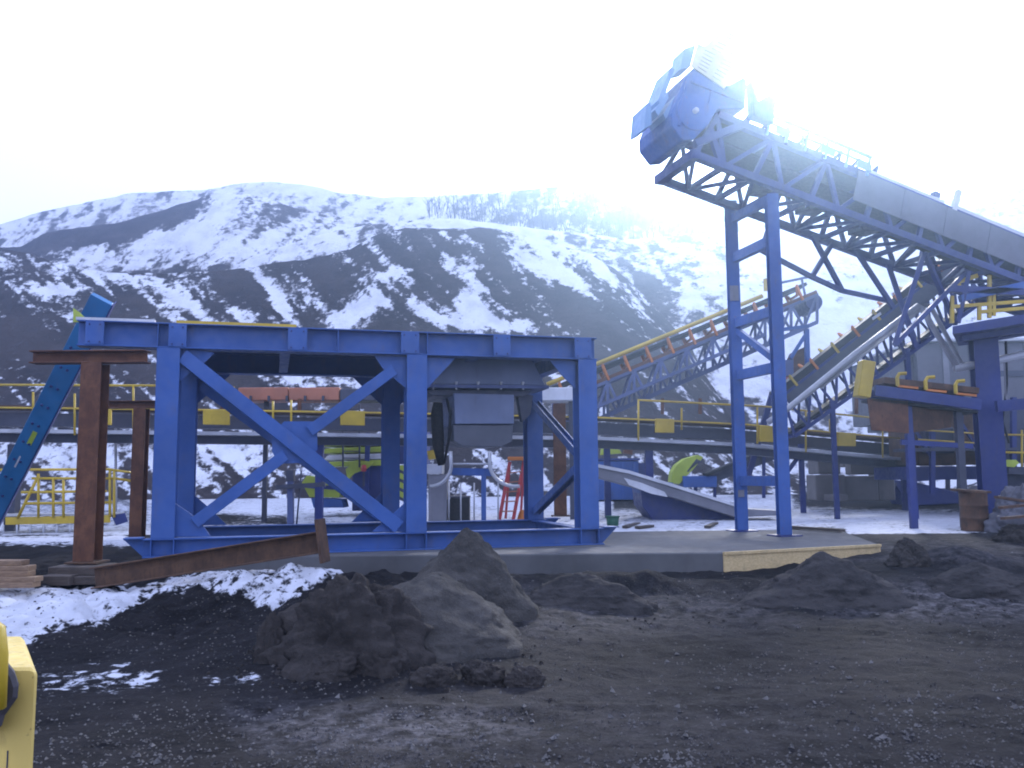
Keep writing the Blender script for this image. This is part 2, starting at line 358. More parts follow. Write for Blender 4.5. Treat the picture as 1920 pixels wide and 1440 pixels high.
# ------------------------------------------------------------------ hills
def layer(name, crest, Yc, Yb, zb, mat, snowfn, seed, amp=1.0, nx=420, nt_=110, prof=1.1, sc=.06, crough=1.5, x0=-700, x1=2700, depth=60, drop=12):
    cx = np.array([c[0] for c in crest], float); cy = np.array([c[1] for c in crest], float)
    px = np.linspace(x0, x1, nx); y = np.interp(px, cx, cy) + crough * (fbm(px / 30, px * 0, 5, seed) - .5) * 4
    C = np.array([tuple(P(a, b, Yc)) for a, b in zip(px, y)])
    t = np.linspace(0, 1, nt_)[:, None]
    X = C[:, 0] * (Yb + (Yc - Yb) * t) / Yc; Y = (Yb + (Yc - Yb) * t) + 0 * X; Z = zb + (C[:, 2] - zb) * t ** prof
    d = (fbm(X * sc, Y * sc * .6, 6, seed + 5, .55) - .5) * 2
    env = np.sin(np.pi * np.clip(t, 0, 1)) ** .7
    Z = Z + amp * d * env
    Y = Y + amp * 1.2 * (fbm(X * sc * 1.3, Z * sc * 1.3, 5, seed + 8) - .5) * env
    k = np.linspace(.1, 1, 6)[:, None]
    X = np.vstack([X, X[-1:] * (1 + k * depth / Yc)]); Z = np.vstack([Z, Z[-1:] - drop * k ** 1.5]); Y = np.vstack([Y, Y[-1:] + depth * k])
    qx, qy = proj_np(X, Y, Z)
    tt = np.vstack([t + 0 * X[:nt_], np.ones((6, X.shape[1]))])
    grid_mesh(name, X, Y, Z, mat, {'snow': np.clip(snowfn(qx, qy, tt, seed), -1, 1.5)})
def streak(x, y, ang, lx, ly, seed, o=5):
    c, s_ = math.cos(ang), math.sin(ang); return fbm((x * c + y * s_) / lx, (-x * s_ + y * c) / ly, o, seed)
def ell(x, y, cx, cy, rx, ry, ang=0):
    c, s_ = math.cos(ang), math.sin(ang); u = (x - cx) * c + (y - cy) * s_; v = -(x - cx) * s_ + (y - cy) * c
    return np.exp(-(u / rx) ** 2 - (v / ry) ** 2)
MCREST = [(-700, 480), (0, 420), (60, 402), (130, 385), (230, 365), (300, 358), (380, 356), (430, 347), (480, 341), (570, 346), (640, 362), (720, 371), (850, 366), (900, 362), (960, 358), (1020, 352), (1080, 347), (1160, 347), (1240, 349), (1300, 352), (1420, 356), (1620, 362), (1750, 372), (1900, 380), (2700, 420)]
def snow_m(x, y, t, sd):
    s = .60 + .8 * (streak(x, y, 2.3, 60, 18, sd) - .5) + .5 * (streak(x, y, 2.0, 16, 5, sd + 9, 3) - .5) + .25 * ell(x, y, 780, 395, 160, 25) + .3 * ell(x, y, 560, 352, 60, 12)
    s = s - .18 * ell(x, y, 600, 410, 120, 40) - .10 * sstep(820, 900, x) + .5 * sstep(820, 900, x) * (streak(x, y, 1.57, 60, 9, sd + 3) - .5)
    return s - .25 * ell(x, y, 1050, 412, 260, 10) - .2 * ell(x, y, 860, 395, 20, 15)
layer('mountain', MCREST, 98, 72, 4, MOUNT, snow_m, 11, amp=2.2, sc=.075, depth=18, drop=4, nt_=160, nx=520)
def snow_l(x, y, t, sd):
    ytop = np.interp(x, [0, 40, 84, 150, 219, 300, 365, 420], [464, 463, 437, 425, 418, 395, 374, 366])
    s = .50 + .95 * (streak(x, y, 2.45, 60, 14, sd) - .5) + .42 * ell(x, y, 330, 430, 110, 35, -.5) + .2 * ell(x, y, 430, 470, 170, 26)
    band = sstep(52, 18, y - ytop) * sstep(415, 340, x); s = s - .6 * band
    return s - .45 * sstep(495, 525, y + 10 * (fbm(x / 30, y / 30, 3, 4) - .5)) - .3 * sstep(60, 0, x)
layer('hill', [(-700, 470), (-200, 468), (0, 464), (40, 463), (84, 437), (150, 425), (219, 418), (300, 395), (365, 374), (400, 362), (450, 360), (500, 372), (560, 392), (640, 405), (720, 420), (820, 440), (900, 500), (1000, 560), (1300, 700), (2700, 850)], 80, 58, 2.6, HILLM, snow_l, 31, amp=1.5, sc=.09, depth=14, drop=5, nt_=130)
def snow_r(x, y, t, sd):
    s = .58 + 1.0 * (streak(x, y, .75, 38, 15, sd) - .5) + .28 * sstep(1280, 1500, x) + .35 * ell(x, y, 980, 425, 190, 16, .07) + .25 * ell(x, y, 1050, 490, 70, 28, .5)
    s = s - .38 * ell(x, y, 1190, 570, 55, 90, -.3) - .28 * ell(x, y, 1060, 445, 50, 12) - .25 * ell(x, y, 1220, 420, 120, 14) - .3 * sstep(700, 800, y)
    return s
layer('bench', [(-700, 760), (300, 560), (500, 470), (600, 440), (700, 421), (760, 413), (840, 408), (900, 415), (960, 424), (1040, 433), (1100, 440), (1190, 449), (1280, 440), (1370, 434), (1500, 430), (1700, 420), (1900, 405), (2700, 360)], 64, 45, 1.1, HILLM, snow_r, 51, amp=1.4, sc=.1, depth=14, drop=4, nt_=150)
def snow_d(x, y, t, sd):
    s = .27 + 1.05 * (streak(x, y, .75, 80, 13, sd) - .5)
    for cx, cy, rx, ry, an, a in ((520, 560, 14, 40, -.5, .6), (690, 575, 40, 22, -.6, .5), (830, 600, 60, 16, .35, .6), (905, 590, 40, 16, .5, .4), (960, 612, 50, 10, .1, .4), (730, 515, 40, 8, -.2, .4), (840, 500, 14, 20, -.4, .35), (890, 545, 22, 24, .7, .35),
                                  (880, 500, 20, 18, .5, .3), (330, 560, 60, 14, .4, .35), (450, 590, 40, 16, -.3, .3), (120, 545, 50, 14, 0, .45), (230, 520, 100, 12, .1, .35), (130, 600, 30, 12, .3, .3), (180, 500, 60, 10, 0, .3), (640, 600, 40, 18, -.6, .35), (20, 490, 30, 10, 0, .2), (560, 710, 40, 18, .3, .4), (30, 730, 60, 20, 0, .2),
                                  (400, 850, 90, 30, 0, .35), (120, 850, 120, 30, 0, .35), (860, 450, 12, 10, 0, .2), (1030, 500, 62, 22, .55, .75), (1075, 535, 40, 12, .6, .4), (1000, 452, 60, 8, .3, .5), (1110, 490, 40, 12, .6, .5), (1200, 580, 30, 12, .9, .3)):
        s = s + a * ell(x, y, cx, cy, rx * 1.15, ry * 1.15, an)
    s = s - .35 * ell(x, y, 1090, 590, 100, 34, .8) - .3 * ell(x, y, 30, 620, 90, 60) + .12 * sstep(790, 830, y)
    return s
layer('spoil_heap', [(-700, 380), (-200, 440), (0, 463), (60, 478), (130, 500), (200, 512), (300, 512), (420, 506), (500, 496), (560, 487), (620, 478), (660, 465), (690, 448), (720, 436), (760, 428), (830, 429), (900, 427), (940, 430), (965, 438), (1000, 446), (1040, 458), (1100, 474), (1150, 502), (1200, 545), (1250, 600), (1300, 655), (1380, 735), (1470, 820), (1700, 885), (2700, 900)], 54, 41, .95, HEAPM, snow_d, 71, amp=1.25, sc=.11, nt_=170, nx=560, prof=1.05, depth=20, drop=5)
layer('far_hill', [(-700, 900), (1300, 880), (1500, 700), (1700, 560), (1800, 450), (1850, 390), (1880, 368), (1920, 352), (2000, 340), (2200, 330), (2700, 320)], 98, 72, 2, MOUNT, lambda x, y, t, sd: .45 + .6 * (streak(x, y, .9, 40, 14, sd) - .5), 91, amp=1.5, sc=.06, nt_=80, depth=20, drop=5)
# the bare wood on the ridge: one far-off mass
def far_wood():
    mb = MB()
    for k in range(520):
        px = random.uniform(800, 1720); f = random.random()
        cy = np.interp(px, [c[0] for c in MCREST], [c[1] for c in MCREST])
        lo = np.interp(px, [800, 860, 1100, 1720], [400, 408, 432, 424])
        py = cy + 6 + (lo - cy - 6) * f ** .8
        Y = 96 - 19 * (py - cy) / 90
        b = P(px, py, Y) - Vector((0, 0, 1.0)); h = random.uniform(.9, 1.9); r = random.uniform(.03, .06)
        top = b + Vector((random.uniform(-.4, .4), 0, h))
        mb.tube([b, b + (top - b) * .5, top], [r, r * .7, .03], 4)
        for j in range(4):
            q = b + (top - b) * random.uniform(.35, .85); mb.tube([q, q + Vector((random.uniform(-.8, .8), random.uniform(-.3, .3), random.uniform(.4, 1.0)))], [r * .5, .012], 3)
    o = build('bare_wood', mb, OLDWOOD); o['kind'] = 'stuff'
far_wood()
# ================================================================== THINGS
def V(*a): return Vector(a)
def fbox(name, par, mat, x0, y0, x1, y1, Y, depth, **k):       # a box whose front face stands at distance Y
    a = P(x0, y1, Y); b = P(x1, y0, Y); c = (a + b) / 2 + V(0, depth / 2, 0)
    return build(name, MB().box(c, (abs(b.x - a.x), depth, abs(b.z - a.z))), mat, par, **k)
def plate(name, par, mat, pts, vec, **k): return build(name, MB().prism(pts, vec), mat, par, **k)
def bolt(par, p, axis, r=.018, h=.02, mat=None, name='bolt'):
    return build(name, MB().lathe(p, [(r, 0), (r, h * .7), (r * .7, h)], 6, axis), mat or DKBLUE, par)
# ---- concrete pad and its form board
pad = thing('concrete_pad', 'grey concrete slab under the big blue frame and tower', 'concrete slab', (0, 17, .1))
bot = [V(p.x, p.y, -.1) for p in PAD]
build('slab', MB().prism(bot, (0, 0, .7)), CONC, pad, bev=.02)
B_, C_ = PAD[1], PAD[2]; dB = (C_ - B_).normalized(); nB = V(dB.y, -dB.x, 0)
form = thing('formwork_panel', 'tan plywood form board on the slab edge, half buried by gravel', 'form board', (B_ + nB * .03) - V(0, 0, .6))
plate('panel', form, PLY, [B_ + nB * .004 - V(0, 0, .65), C_ + nB * .004 - V(0, 0, .65), C_ + nB * .004 - V(0, 0, .035), B_ + nB * .004 - V(0, 0, .035)], nB * .03)
bar('top_batten', form, PLY, B_ + nB * .03 - V(0, 0, .012), C_ + nB * .03 - V(0, 0, .012), .06, .045)
# ---- the big blue frame
FO = V(-5.985, 14.694, 0); FYAW = .264; L = 7.883; UM = .537 * L; DEP = 3.727
FV = VPlane(FO.x, FO.y, FYAW); fa, fn = FV.a, FV.n
def fp(u, n, z): return FO + fa * u + fn * n + V(0, 0, z)
fr = thing('steel_gantry', 'large blue H beam frame with crossed diagonals standing on concrete slab', 'steel frame', fp(L / 2, DEP / 2, .6))
CW = .37
for nn in (CW / 2, DEP):
    for u in (CW / 2, UM + CW / 2, L - CW / 2):
        ibeam('column', fr, BLUE, fp(u, nn, .909), fp(u, nn, 4.10), CW, CW, up=fn, bev=.006)
for nn, u0 in ((.17, -1.25), (DEP, -.05)):
    ibeam('top_beam', fr, BLUE, fp(u0, nn, 4.316), fp(L + .02, nn, 4.316), .34, .43, bev=.006)
for nn in (.17, DEP):
    tb = [fp(-.42, 0, .905), fp(L + .42, 0, .905), fp(L + .12, 0, .6), fp(-.14, 0, .6)]
    m = MB()
    for q, t in ((nn - .17, .0), ):
        m.ib(fp(-.12, nn, .7545), fp(L + .1, nn, .7545), .34, .309)
    build('bottom_beam', m, BLUE, fr, bev=.006)
    for sgn, u in ((-1, -.12), (1, L + .1)):
        plate('beam_end', fr, BLUE, [fp(u + sgn * .002, nn, .604), fp(u + sgn * .30, nn, .89), fp(u + sgn * .30, nn, .909), fp(u + sgn * .002, nn, .909)], fn * .016)
        plate('end_flange', fr, BLUE, [fp(u + sgn * .002, nn - .165, .913), fp(u + sgn * .30, nn - .165, .913), fp(u + sgn * .30, nn + .165, .913), fp(u + sgn * .002, nn + .165, .913)], (0, 0, .018))
for u in (CW / 2, UM + CW / 2, L - CW / 2):
    ibeam('cross_beam', fr, BLUE, fp(u, .35, 4.30), fp(u, DEP - .18, 4.30), .25, .36)
    ibeam('sill_beam', fr, BLUE, fp(u, .35, .755), fp(u, DEP - .18, .755), .25, .29)
plate('shading_deck_plate', fr, DKBLUE, [fp(-.05, .1, 4.534), fp(L, .1, 4.534), fp(L, DEP + .15, 4.534), fp(-.05, DEP + .15, 4.534)], (0, 0, .012))  # unseen from below; added to shade the inside of the frame
for u in (2.1, 5.6): ibeam('cross_beam', fr, BLUE, fp(u, .35, 4.28), fp(u, DEP - .18, 4.28), .18, .3)
for x0, x1 in ((160, 195), (316, 350), (540, 576), (752, 786), (925, 957), (1077, 1108)):     # splice plates with four bolts
    c = (FV.pt(x0, 625), FV.pt(x1, 625)); u0 = (c[0] - FO).dot(fa); u1 = (c[1] - FO).dot(fa)
    pl = plate('splice_plate', fr, BLUE, [fp(u0, -.012, 4.125), fp(u1, -.012, 4.125), fp(u1, -.012, 4.507), fp(u0, -.012, 4.507)], fn * .024, bev=.004)
    for du in (.06, u1 - u0 - .06):
        for z in (4.17, 4.46): bolt(pl, fp(u0 + du, -.012, z), -fn, .016, .018)
for u in (.0, CW + .02, UM, UM + CW, L - CW, 3.0, 5.9):                                      # web stiffeners of the front top beam
    plate('stiffener', fr, BLUE, [fp(u, .004, 4.125), fp(u + .014, .004, 4.125), fp(u + .014, .004, 4.507), fp(u, .004, 4.507)], fn * .15)
for u in (.0, CW - .014, UM, UM + CW - .014, L - CW, L - .014):
    plate('stiffener', fr, BLUE, [fp(u, .004, .625), fp(u + .014, .004, .625), fp(u + .014, .004, .885), fp(u, .004, .885)], fn * .15)
F2 = VPlane(*fp(0, .17, 0)[:2], FYAW)
def gusset(pts, n0=.15, mat=BLUE):
    pl = VPlane(*fp(0, n0, 0)[:2], FYAW); plate('gusset_plate', fr, mat, [pl.pt(*p) for p in pts], fn * .03)
gusset([(333, 652), (402, 661), (387, 677), (357, 698), (340, 713), (333, 713)])
gusset([(702, 667), (762, 669), (762, 729), (717, 690)])
gusset([(327, 943), (353, 960), (377, 980), (395, 1006), (322, 1006)])
gusset([(698, 997), (733, 967), (762, 940), (762, 997)])
gusset([(533, 790), (595, 790), (595, 843), (573, 867), (523, 870), (510, 847), (510, 813)])
gusset([(798, 669), (853, 672), (827, 700), (798, 732)])
gusset([(1030, 675), (1079, 677), (1079, 729), (1057, 707)])
ibeam('brace', fr, BLUE, F2.pt(343, 668), F2.pt(747, 988), .24, .26, up=fn, bev=.005)
ibeam('brace', fr, BLUE, F2.pt(365, 980), F2.pt(535, 853), .20, .2, up=fn, bev=.005)
ibeam('brace', fr, BLUE, F2.pt(580, 809), F2.pt(738, 694), .20, .2, up=fn, bev=.005)
ibeam('brace', fr, BLUE, fp(.45, DEP, 3.85), fp(UM - .02, DEP, 1.05), .24, .26, up=fn)
for u, z, a, b in ((CW, 4.09, 1, -1), (CW, .93, 1, 1), (UM, 4.09, -1, -1), (UM, .93, -1, 1), (UM + CW, 4.09, 1, -1), (L - CW, 4.09, -1, -1)):
    plate('gusset_plate', fr, BLUE, [fp(u + a * .003, DEP, z), fp(u + a * .65, DEP, z), fp(u + a * .3, DEP, z + b * .35), fp(u + a * .003, DEP, z + b * .62)], fn * .025)
u = L - CW / 2
ibeam('end_brace', fr, BLUE, fp(u, DEP - .2, 3.55), fp(u, .40, 2.25), .16, .16, up=fa)
ibeam('end_brace', fr, BLUE, fp(u, DEP - .2, 1.1), fp(u, .40, 2.1), .16, .16, up=fa)
# things lying on the top beam
FT = VPlane(*fp(0, .06, 0)[:2], FYAW)
def on_top(name, mat, x0, x1, wd, h, label, cat, n=.06):
    a = (FT.pt(x0, 605) - FO).dot(fa); b = (FT.pt(x1, 605) - FO).dot(fa)
    return single(name, MB().bar(fp(a, n, 4.531 + h / 2 + .002), fp(b, n, 4.531 + h / 2 + .002), wd, h), mat, label, cat)
on_top('flat_bar', WHITE, 143, 291, .10, .045, 'white flat bar lying on the overhanging end of the blue frame', 'flat bar')
on_top('angle_bar', YELLOW, 331, 556, .07, .05, 'yellow angle bar lying along the top of the blue frame', 'angle bar')
q = VPlane(*fp(0, .2, 0)[:2], FYAW)
single('triangular_plate', MB().prism([q.pt(137, 604), q.pt(168, 604), q.pt(150, 586), q.pt(137, 577)], fn * .02), LIME, 'yellow triangular plate standing up at the left tip of the blue frame', 'steel plate')
# ---- hopper hanging in the right bay of the frame
HN = 1.0; HV = VPlane(*fp(0, HN, 0)[:2], FYAW); HD = 1.7
hop = thing('hopper', 'grey blue bolted hopper with a square outlet hanging inside the blue frame', 'hopper', HV.pt(905, 800) + fn * HD / 2)
def hq(pts): return [HV.pt(*p) for p in pts]
plate('flared_body', hop, HOPGREY, hq([(796, 672), (998, 676), (1022, 722), (796, 720)]), fn * HD, bev=.01)
plate('flange', hop, STEELBLUE, [p - fn * .05 for p in hq([(790, 721), (1028, 723), (1028, 729), (790, 727)])], fn * (HD + .1))
for x in (812, 855, 896, 939, 980): build('bolt', MB().lathe(HV.pt(x, 731) - fn * .02, [(.02, 0), (.02, .12), (.032, .12), (.032, .16)], 6), GALV, hop)
plate('neck', hop, DKSTEEL, [p + fn * .12 for p in hq([(800, 730), (1000, 732), (985, 742), (815, 740)])], fn * (HD - .3))
plate('outlet_box', hop, HOPGREY, hq([(851, 737), (964, 740), (964, 795), (853, 795)]), fn * 1.3, bev=.012)
plate('lower_hood', hop, GREYDK, [p + fn * .06 for p in hq([(851, 796), (964, 796), (962, 828), (940, 838), (868, 836), (852, 826)])], fn * 1.2, bev=.01)
build('drive_motor', MB().tube([HV.pt(828, 752) + fn * .4, HV.pt(826, 775) + fn * .4, HV.pt(829, 835) + fn * .4, HV.pt(834, 872) + fn * .4], [.09, .125, .115, .06], 12), RUBBER, hop, smooth=True)
pipe('hose', hop, RUBBER, [HV.pt(843, 745) + fn * .3, HV.pt(848, 775) + fn * .2, HV.pt(846, 820) + fn * .2, HV.pt(838, 868) + fn * .3], .028)
plate('bracket', hop, DKSTEEL, [p + fn * .2 for p in hq([(975, 735), (1005, 740), (1000, 775), (985, 790)])], fn * .2)
# ---- rusty supports
def tsupport(px, ytop, ybase, Y, wd, x0, x1, yb, label, flange=True):
    b = P(px, ybase, Y); t = P(px, ytop, Y); t.x = b.x
    r = thing('rusty_column', label, 'steel column', b, 'rusty steel columns by the blue frame')
    ibeam('shaft', r, RUST, b + V(0, 0, .03), t, wd, wd * .95, up=V(0, 1, 0), bev=.005)
    build('base_plate', MB().box(b + V(0, 0, .013), (wd * 1.5, wd * 1.5, .026)), DKRUST, r)
    if x0 is not None:
        a = P(x0, yb, Y); c = P(x1, yb, Y); h = wd * .62
        zc = t.z + h / 2 + .003; a.z = c.z = zc
        ibeam('cap_beam', r, RUST, a, c, wd * .8, h, bev=.005)
    return r
tsupport(164, 682, 1055, 14.55, .34, 62, 277, 668, 'tall rusty T shaped column under the overhanging end of the blue frame')
tsupport(257, 766, 1012, 19.3, .27, 190, 318, 757, 'shorter dark rusty T shaped column behind the blue frame, left of its left leg')
tsupport(1051, 757, 968, 21.6, .30, None, None, None, 'rusty column without a cap beam, seen through the right end of the blue frame')
# ---- leaning blue channel
ch0 = P(-42, 1035, 18.6); ch1 = P(192, 560, 15.9)
ch0.z = gz(ch0.x, ch0.y) + .02
chn = thing('steel_channel', 'bright blue leaning steel channel with paired bolts behind the left end of the frame', 'steel channel', ch0)
ax, sd, uu = axes(ch0, ch1, V(.42, -1, 0))
build('channel_body', MB().prism([ch0 + sd * i + uu * j for i, j in ((-.19, -.06), (.19, -.06), (.19, -.045), (.20, .06), (-.20, .06), (-.19, -.045))], ch1 - ch0), SKYBLUE, chn, bev=.006)
build('shaded_flange', MB().prism([ch0 + sd * i + uu * j for i, j in ((.201, -.16), (.222, -.16), (.222, .06), (.201, .06))], ch1 - ch0), DKBLUE, chn)  # side turned from the light, its shade put in as a darker blue
LN = (ch1 - ch0).length
for k in range(11):
    for off in (-.09, .03): bolt(chn, ch0 + ax * (.45 + k * .48) + sd * off + uu * .06, uu, .028, .025)
plate('yellow_sticker', chn, LIME, [ch0 + ax * (LN * .44 + i) + sd * j + uu * .061 for i, j in ((0, -.02), (.34, -.02), (.34, .07), (0, .07))], uu * .004)
plate('white_sticker', chn, WHITE, [ch0 + ax * (LN * .34 + i) + sd * j + uu * .061 for i, j in ((0, -.03), (.30, -.03), (.30, .0), (0, .0))], uu * .004)
# ---- fallen rusty beam with end plate
q0 = P(178, 1083, 13.5); q1 = P(602, 1016, 12.95)
fb = thing('fallen_beam', 'rusty I beam with a square end plate lying aslant in front of the blue frame', 'steel beam', V(q0.x, q0.y, q0.z - .2))
ibeam('beam', fb, DKRUST, q0, q1, .27, .315, bev=.006)
d_ = (q1 - q0).normalized(); s_ = d_.cross(V(0, 0, 1)).normalized(); u_ = s_.cross(d_)
plate('end_plate', fb, DKRUST, [q1 + d_ * .003 + s_ * i + u_ * j for i, j in ((-.17, -.30), (.17, -.30), (.17, .33), (-.17, .33))], d_ * .04, bev=.004)
# ---- timbers
cb = P(128, 1078, 14.1)
for k, (x0, y0, x1, y1, Y, lab) in enumerate(((90, 1063, 182, 1080, 14.0, 'weathered timber block right under the foot of the tall rusty column'), (72, 1080, 130, 1099, 13.7, 'dark timber block between the pale boards and the fallen beam'), (118, 1081, 186, 1097, 13.85, 'weathered timber block touching the low end of the fallen beam'))):
    a = P(x0, y1, Y); b = P(x1, y0, Y)
    single('timber_block', MB().box((a + b) / 2 + V(0, .35, 0), (b.x - a.x, .7, b.z - a.z), .06 * (k - 1)), OLDWOOD, lab, 'timber', 'timber blocks under the rusty column', bev=.01)
labs = ['topmost pale board of the low stack at the left edge', 'pale board just beneath the topmost one of the low stack', 'pale board in the middle of the low stack at the left edge', 'long pale board sticking out farthest right near the bottom of the stack', 'lowest pale board of the low stack, resting on the ground']
for k in range(5):
    y = 1056 + k * 10.5; x1 = (40, 52, 50, 66, 60)[k]; Y = 13.2 - .06 * k
    a = P(-160, y + 3, Y); b = P(x1, y, Y); b.z = a.z = P(20, y, Y).z
    single('board', MB().box((a + b) / 2 + V(0, .12, 0), (b.x - a.x, .24, .075), .02 * (k % 3 - 1)), WOOD, labs[k], 'board', 'pale boards stacked at the left edge', bev=.006)
# ---- lumps of soil and gravel
from mathutils import noise as mn
def lump(name, px, py_base, py_top, x0, x1, label, cat, mat=CLOD, seed=0, dy=.8, rough=.35, group='dirt clods heaped in the foreground', cone=False):
    b = GG(px, py_base); Y = b.y + .25; rx = (x1 - x0) / 2 * Y / F; h = (P(px, py_top, Y).z - b.z)
    c = V(P((x0 + x1) / 2, py_base, Y).x, b.y + rx * dy * .8, b.z - .05)
    n, m_ = 96, 44; mb = MB(); vs = []; fs = []
    for i in range(m_ + 1):
        f = i / m_
        for k in range(n):
            an = 2 * math.pi * k / n
            if cone: r = f ** .9; zz = (1 - f ** 1.25) * 1.0
            elif name == 'dirt_mound': r = f ** .8; zz = 1 - f ** 1.9
            else: r = math.sin(f * math.pi / 2) ** .95; zz = math.cos(f * math.pi / 2) ** .95
            p = V(r * math.cos(an), r * math.sin(an), zz)
            q = V(p.x * 1.6 + seed * 7.1, p.y * 1.6, p.z * 1.6 + seed)
            d = 1 + rough * mn.fractal(q, 1, 2, 5) + rough * .24 * mn.fractal(q * 5, .8, 2, 5)
            if not cone: d -= .07 * (1 - min(1, abs(mn.noise(q * 1.7)) * 2.2)) ** 3
            vs.append(c + V(p.x * rx * d, p.y * rx * dy * d, p.z * (h + .05) * (1 + .6 * (d - 1)) - (.22 if i == m_ else 0)))
    for i in range(m_): fs += [(i * n + k, (i + 1) * n + k, (i + 1) * n + (k + 1) % n, i * n + (k + 1) % n) for k in range(n)]
    mb.add(vs, fs)
    return single(name, mb, mat, label, cat, group, smooth=True)
lump('dirt_mound', 620, 1262, 1080, 500, 800, 'biggest dark dirt lump heaped in front of the fallen beam', 'dirt mound', seed=1, dy=.7, rough=.42)
lump('dirt_clod', 512, 1238, 1152, 484, 545, 'pointed dirt clod leaning on the left flank of the biggest lump', 'dirt clod', seed=2)
lump('dirt_clod', 718, 1266, 1185, 672, 765, 'cracked dirt clod right before the right flank of the biggest lump', 'dirt clod', seed=3)
lump('dirt_clod', 815, 1288, 1240, 775, 858, 'flat dirt clod lying nearest the camera at the foot of the heap', 'dirt clod', seed=4)
lump('dirt_clod', 905, 1284, 1238, 862, 948, 'low wide dirt clod between the flat one and the rightmost', 'dirt clod', seed=5)
lump('dirt_clod', 985, 1288, 1244, 950, 1022, 'rightmost clod of the heap, alone on the open ground', 'dirt clod', seed=6)
lump('dirt_clod', 625, 1276, 1222, 560, 690, 'broad dirt clod at the front foot of the biggest lump', 'dirt clod', seed=7)
lump('gravel_ridge', 745, 1225, 1080, 600, 990, 'long low ridge of grey gravel running right of the dirt heap', 'gravel heap', GRAVELM, seed=8, dy=1.1, rough=.16, group='gravel heaps before the slab', cone=True)
lump('gravel_cone', 872, 1150, 1000, 745, 1000, 'steep grey gravel cone heaped against the middle of the blue frame', 'gravel heap', GRAVELM, seed=9, dy=.8, rough=.2, group='gravel heaps before the slab', cone=True)
lump('dirt_clod', 1700, 1062, 1012, 1668, 1738, 'dark dirt clod right of the tan form board', 'dirt clod', seed=10)
lump('gravel_heap', 1560, 1140, 1046, 1400, 1740, 'wide low gravel heap burying the foot of the tan form board', 'gravel heap', HEAPG, seed=11, dy=.7, rough=.22, group='gravel heaps before the slab', cone=True)
lump('dirt_hump', 1850, 1120, 1060, 1720, 1990, 'low dirt hump on the right, beyond the tan form board', 'dirt mound', HEAPG, seed=12, dy=.6, rough=.2, cone=True)
lump('dirt_hump', 1090, 1140, 1078, 950, 1230, 'low dirt hump against the bare concrete face of the slab', 'dirt mound', HEAPG, seed=13, dy=.5, rough=.2, cone=True)
def pebbles():
    mb = MB(); k = 0
    while k < 6000:
        px = random.uniform(-40, 1960); py = 1440 - (1440 - 1075) * random.random() ** 1.3
        if random.random() > .35 and fbm(np.array(px / 130), np.array(py / 45), 4, 77) < .5: continue
        p = GG(px, py)
        if p.y > 15: continue
        r = random.uniform(.007, .018) * (2.0 if random.random() < .05 else 1); a = random.uniform(0, 6.3)
        vs = [p + V(r * math.cos(a + i * 2.09) * random.uniform(.7, 1.3), r * math.sin(a + i * 2.09) * random.uniform(.7, 1.3), 0) for i in range(3)] + [p + V(random.uniform(-.4, .4) * r, random.uniform(-.4, .4) * r, r * random.uniform(.6, 1.1))]
        mb.add(vs, [(0, 2, 1), (0, 1, 3), (1, 2, 3), (2, 0, 3)]); k += 1
    o = build('gravel', mb, PEBBLE); o['kind'] = 'stuff'
pebbles()
def crumbs():
    mb = MB(); k = 0
    while k < 480:
        if k % 3: px = random.gauss(700, 150); py = random.gauss(1240, 38)
        else: px = random.uniform(60, 1900); py = random.uniform(1090, 1180)
        if not 1085 < py < 1400: continue
        p = GG(px, py)
        if p.y > 13.6 or p.y < 5.5: continue
        r = random.uniform(.009, .028) * (1.8 if random.random() < .1 else 1)
        vs = [p + V(r * math.cos(i * 1.047 + random.uniform(-.3, .3)) * random.uniform(.8, 1.25), r * math.sin(i * 1.047) * random.uniform(.8, 1.25), -.01) for i in range(6)]
        vs += [p + V(r * .62 * math.cos(i * 1.047 + .4) * random.uniform(.7, 1.2), r * .62 * math.sin(i * 1.047 + .4), r * random.uniform(.6, 1.1)) for i in range(6)]
        mb.add(vs, [(i, (i + 1) % 6, 6 + (i + 1) % 6, 6 + i) for i in range(6)] + [(6, 7, 8, 9, 10, 11)]); k += 1
    o = build('soil_crumbs', mb, CLOD); o['kind'] = 'stuff'
crumbs()
# ---- tower carrying the big conveyor
nb = G(1471, 1005, .6); fb_ = G(1391, 996, .6)
tyaw = math.atan2(-(nb.x - fb_.x), nb.y - fb_.y) + 0 if False else math.atan2(fb_.x - nb.x, fb_.y - nb.y) * -1
MY = .30
MV = VPlane(nb.x, nb.y, MY); ma, mnn = MV.a, MV.n
tw = thing('conveyor_tower', 'tall two legged blue steel tower on the slab carrying the highest conveyor', 'steel tower', (nb + fb_) / 2)
def zat(px, py, b): return P(px, py, b.y).z
LW = .25
tdir = (nb - fb_).normalized()
for b, yt, x in ((nb, 366, 1447), (fb_, 378, 1362)):
    zt = zat(x, yt, b)
    ibeam('leg', tw, BLUE2, b + V(0, 0, .03), V(b.x, b.y, zt), LW, LW, up=V(0, 1, 0), bev=.004)
    build('base_plate', MB().box(b + V(0, 0, .014), (.52, .52, .028), MY), DKBLUE, tw)
def between(zn, zf, w, d, name='cross_beam', mat=BLUE2):
    bar(name, tw, mat, V(nb.x, nb.y, zn) - tdir * (LW / 2 + .0), V(fb_.x, fb_.y, zf) + tdir * (LW / 2), w, d)
for y in (450, 582, 688, 902):
    z = zat(1449, y, nb); between(z, z, .14, .22)
between(zat(1445, 372, nb), zat(1366, 412, fb_), .12, .2, 'diagonal')
between(zat(1449, 672, nb), zat(1380, 622, fb_), .1, .14, 'diagonal')
build('splice_plate', MB().box(V(fb_.x - .02, fb_.y - LW / 2 - .012, zat(1372, 552, fb_)), (.20, .02, .36)), GREY, tw)
